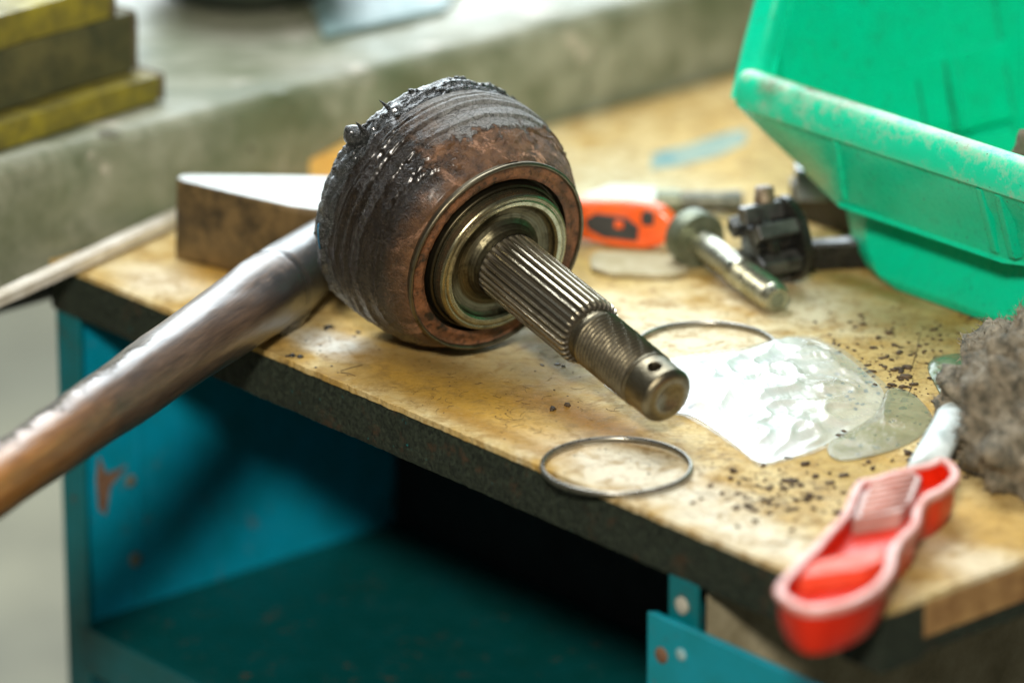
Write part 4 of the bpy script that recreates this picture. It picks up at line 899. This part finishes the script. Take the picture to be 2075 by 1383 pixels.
t = thing('steel_bar', 'black oily steel bar between the hub and the green bin, lowest one', 'bar', at(1650,530,.5)); g = G(); p0, p1 = at(1630,520,.75), at(1800,512,.75); g.box(p0-Z*.7, p1-p0, Vector((.1,.9,0)), Z*1.25); bev(g.mk('body', BLKM, t, smooth=False), .12)
t = thing('steel_bar', 'black steel bar end behind the hub, upper one half hidden by the bin', 'bar', at(1640,420,.5)); g = G(); p0, p1 = at(1600,398,1.0), at(1730,440,1.0); g.box(p0-Z*.98, p1-p0, Vector((.1,1.3,0)), Z*1.6); bev(g.mk('body', BLKM, t, smooth=False), .15)
g = G(); g.box(at(1612,392,2.0)-Z*.4, Vector((1.5,0,0)), Vector((0,1.3,0)), Z*1.5); bev(g.mk('raised_block', m_simple('grey_block_metal', (.12,.13,.14),(.28,.30,.32),1,.35,.5), t, smooth=False), .12)
# ------------------------------------------------------------------ crumbs, grease spots
def crumbs(name, spots, mat, label, cat):
    v = []; f = []
    ic = bmesh.new(); bmesh.ops.create_icosphere(ic, subdivisions=1, radius=1); bv = [x.co.copy() for x in ic.verts]; bf = [[q.index for q in x.verts] for x in ic.faces]; ic.free()
    for (p, r_) in spots:
        n0 = len(v); sx, sy, sz = random.uniform(.7,1.6), random.uniform(.6,1.2), random.uniform(.3,.6); an = random.uniform(0,6.28); ca, sa = math.cos(an), math.sin(an)
        for q in bv:
            k = 1+.75*mn.noise(q*1.3+Vector((n0*.37,0,0))); x_, y_ = q.x*sx*r_*k, q.y*sy*r_*k; v.append((p.x+x_*ca-y_*sa, p.y+x_*sa+y_*ca, max(.004, (q.z*sz*k+.25)*r_)))
        f += [[i+n0 for i in q] for q in bf]
    return M(name, v, f, mat, kind='stuff', label=label, cat=cat)
DIRT = m_simple('dark_dirt', (.028,.018,.009), (.11,.07,.035), 3, .85); S1 = []
def scat(n_, cx_, cy_, sx_, sy_, r0, r1, lst):
    for _ in range(n_):
        p = at(random.gauss(cx_,sx_), random.gauss(cy_,sy_)); a_, b_ = (p-LC).dot(A), (p-LC).dot(B)
        if .2 < a_ < LEN-.3 and .3 < b_ < 50: lst.append((p, r0+(r1-r0)*random.random()**3))
scat(260, 1790, 725, 75, 48, .018, .14, S1); scat(120, 1900, 690, 60, 30, .02, .12, S1); scat(90, 1840, 790, 45, 40, .03, .20, S1)
scat(130, 1600, 1010, 110, 42, .02, .20, S1); scat(120, 1800, 930, 80, 30, .02, .20, S1); scat(80, 1560, 995, 60, 20, .02, .16, S1)
scat(260, 1790, 725, 90, 50, .008, .03, S1); scat(300, 1620, 1000, 120, 45, .010, .05, S1); scat(120, 1000, 800, 330, 70, .01, .045, S1); scat(70, 1450, 640, 200, 40, .01, .05, S1); scat(60, 640, 700, 60, 30, .01, .05, S1)
for x_, y_, r_ in ((1840,745,.22),(1835,765,.25),(1822,715,.2),(1780,685,.14),(1770,705,.14),(1690,690,.1),(1700,700,.1),(1745,640,.12),(1120,830,.2),(1150,822,.18),(1490,1030,.16),(1515,1024,.18),(1550,1015,.22),(1565,1010,.16),(1600,975,.22),(1640,1005,.2),(1480,970,.14),(1440,985,.13),(1700,1040,.22)): S1.append((at(x_,y_), r_))
crumbs('dirt_crumbs', S1, DIRT, 'scattered dark dirt crumbs on the bench top', 'dirt')
S2 = [(at(x_,y_), r_) for x_, y_, r_ in ((668,664,.20),(660,668,.12),(727,675,.15),(718,682,.06),(668,684,.06),(593,722,.17),(607,724,.15),(582,722,.1),(620,690,.06),(650,700,.05),(640,745,.06),(1098,740,.10),(1085,752,.06),(1130,738,.09),(1142,742,.08),(672,742,.06))]
crumbs('grease_specks', S2, BG, 'small blue-black grease specks on the pale bench top', 'grease')
# glistening grease lump under the hammer neck
v = []; f = []; gc = at(585,628,.9)
for i in range(21):
    for j in range(36):
        th = 2*math.pi*j/36; ph = math.pi*i/20; d = Vector((math.cos(th)*math.sin(ph),math.sin(th)*math.sin(ph),math.cos(ph))); r_ = 1+.30*fr(d*2.2,1,4)
        v.append(gc + hd*(d.x*1.9*r_) + Vector((hd.y,-hd.x,0))*(d.y*.62*r_) + Z*(d.z*.85*r_))
for i in range(20):
    for j in range(36): f.append((i*36+j,(i+1)*36+j,(i+1)*36+(j+1)%36,i*36+(j+1)%36))
M('grease_lump', v, f, BG, ham)
# a few fine fibres stuck to the dirty surface near the front edge
v = []; f = []; g = G()
for k in range(60):
    p = at(random.gauss(1000,150), random.gauss(800,38)); a_ = random.uniform(0,6.28); l_ = random.uniform(.2,.7); cu = random.uniform(-1.5,1.5)
    if (p-LC).dot(B) < .5: continue
    pt = []
    for t_ in np.linspace(0,1,6): pt.append(p + Vector((math.cos(a_+cu*t_),math.sin(a_+cu*t_),0))*l_*t_ + Z*.02)
    g.tube(pt, .007, 4)
for (x0,y0,x1,y1) in ((1865,672,1848,745),(1850,770,1840,800),(690,752,735,740),(690,755,720,762)):
    g.tube([at(x0,y0)+Z*.02, at((x0+x1)/2+2,(y0+y1)/2)+Z*.05, at(x1,y1)+Z*.02], .016, 4)
g.mk('fibre_bits', m_simple('dark_fibre', (.05,.03,.01), (.12,.08,.03), 2, .7), kind='stuff', label='fine dark fibres stuck to the oily bench top', cat='fibres')
# ------------------------------------------------------------------ centimetres to metres
done = set()
for o in bpy.data.objects:
    if o.type == 'MESH' and o.data.name not in done:
        done.add(o.data.name); o.data.transform(Matrix.Scale(CM,4))
    if o.type in ('MESH','EMPTY'): o.location = o.location*CM
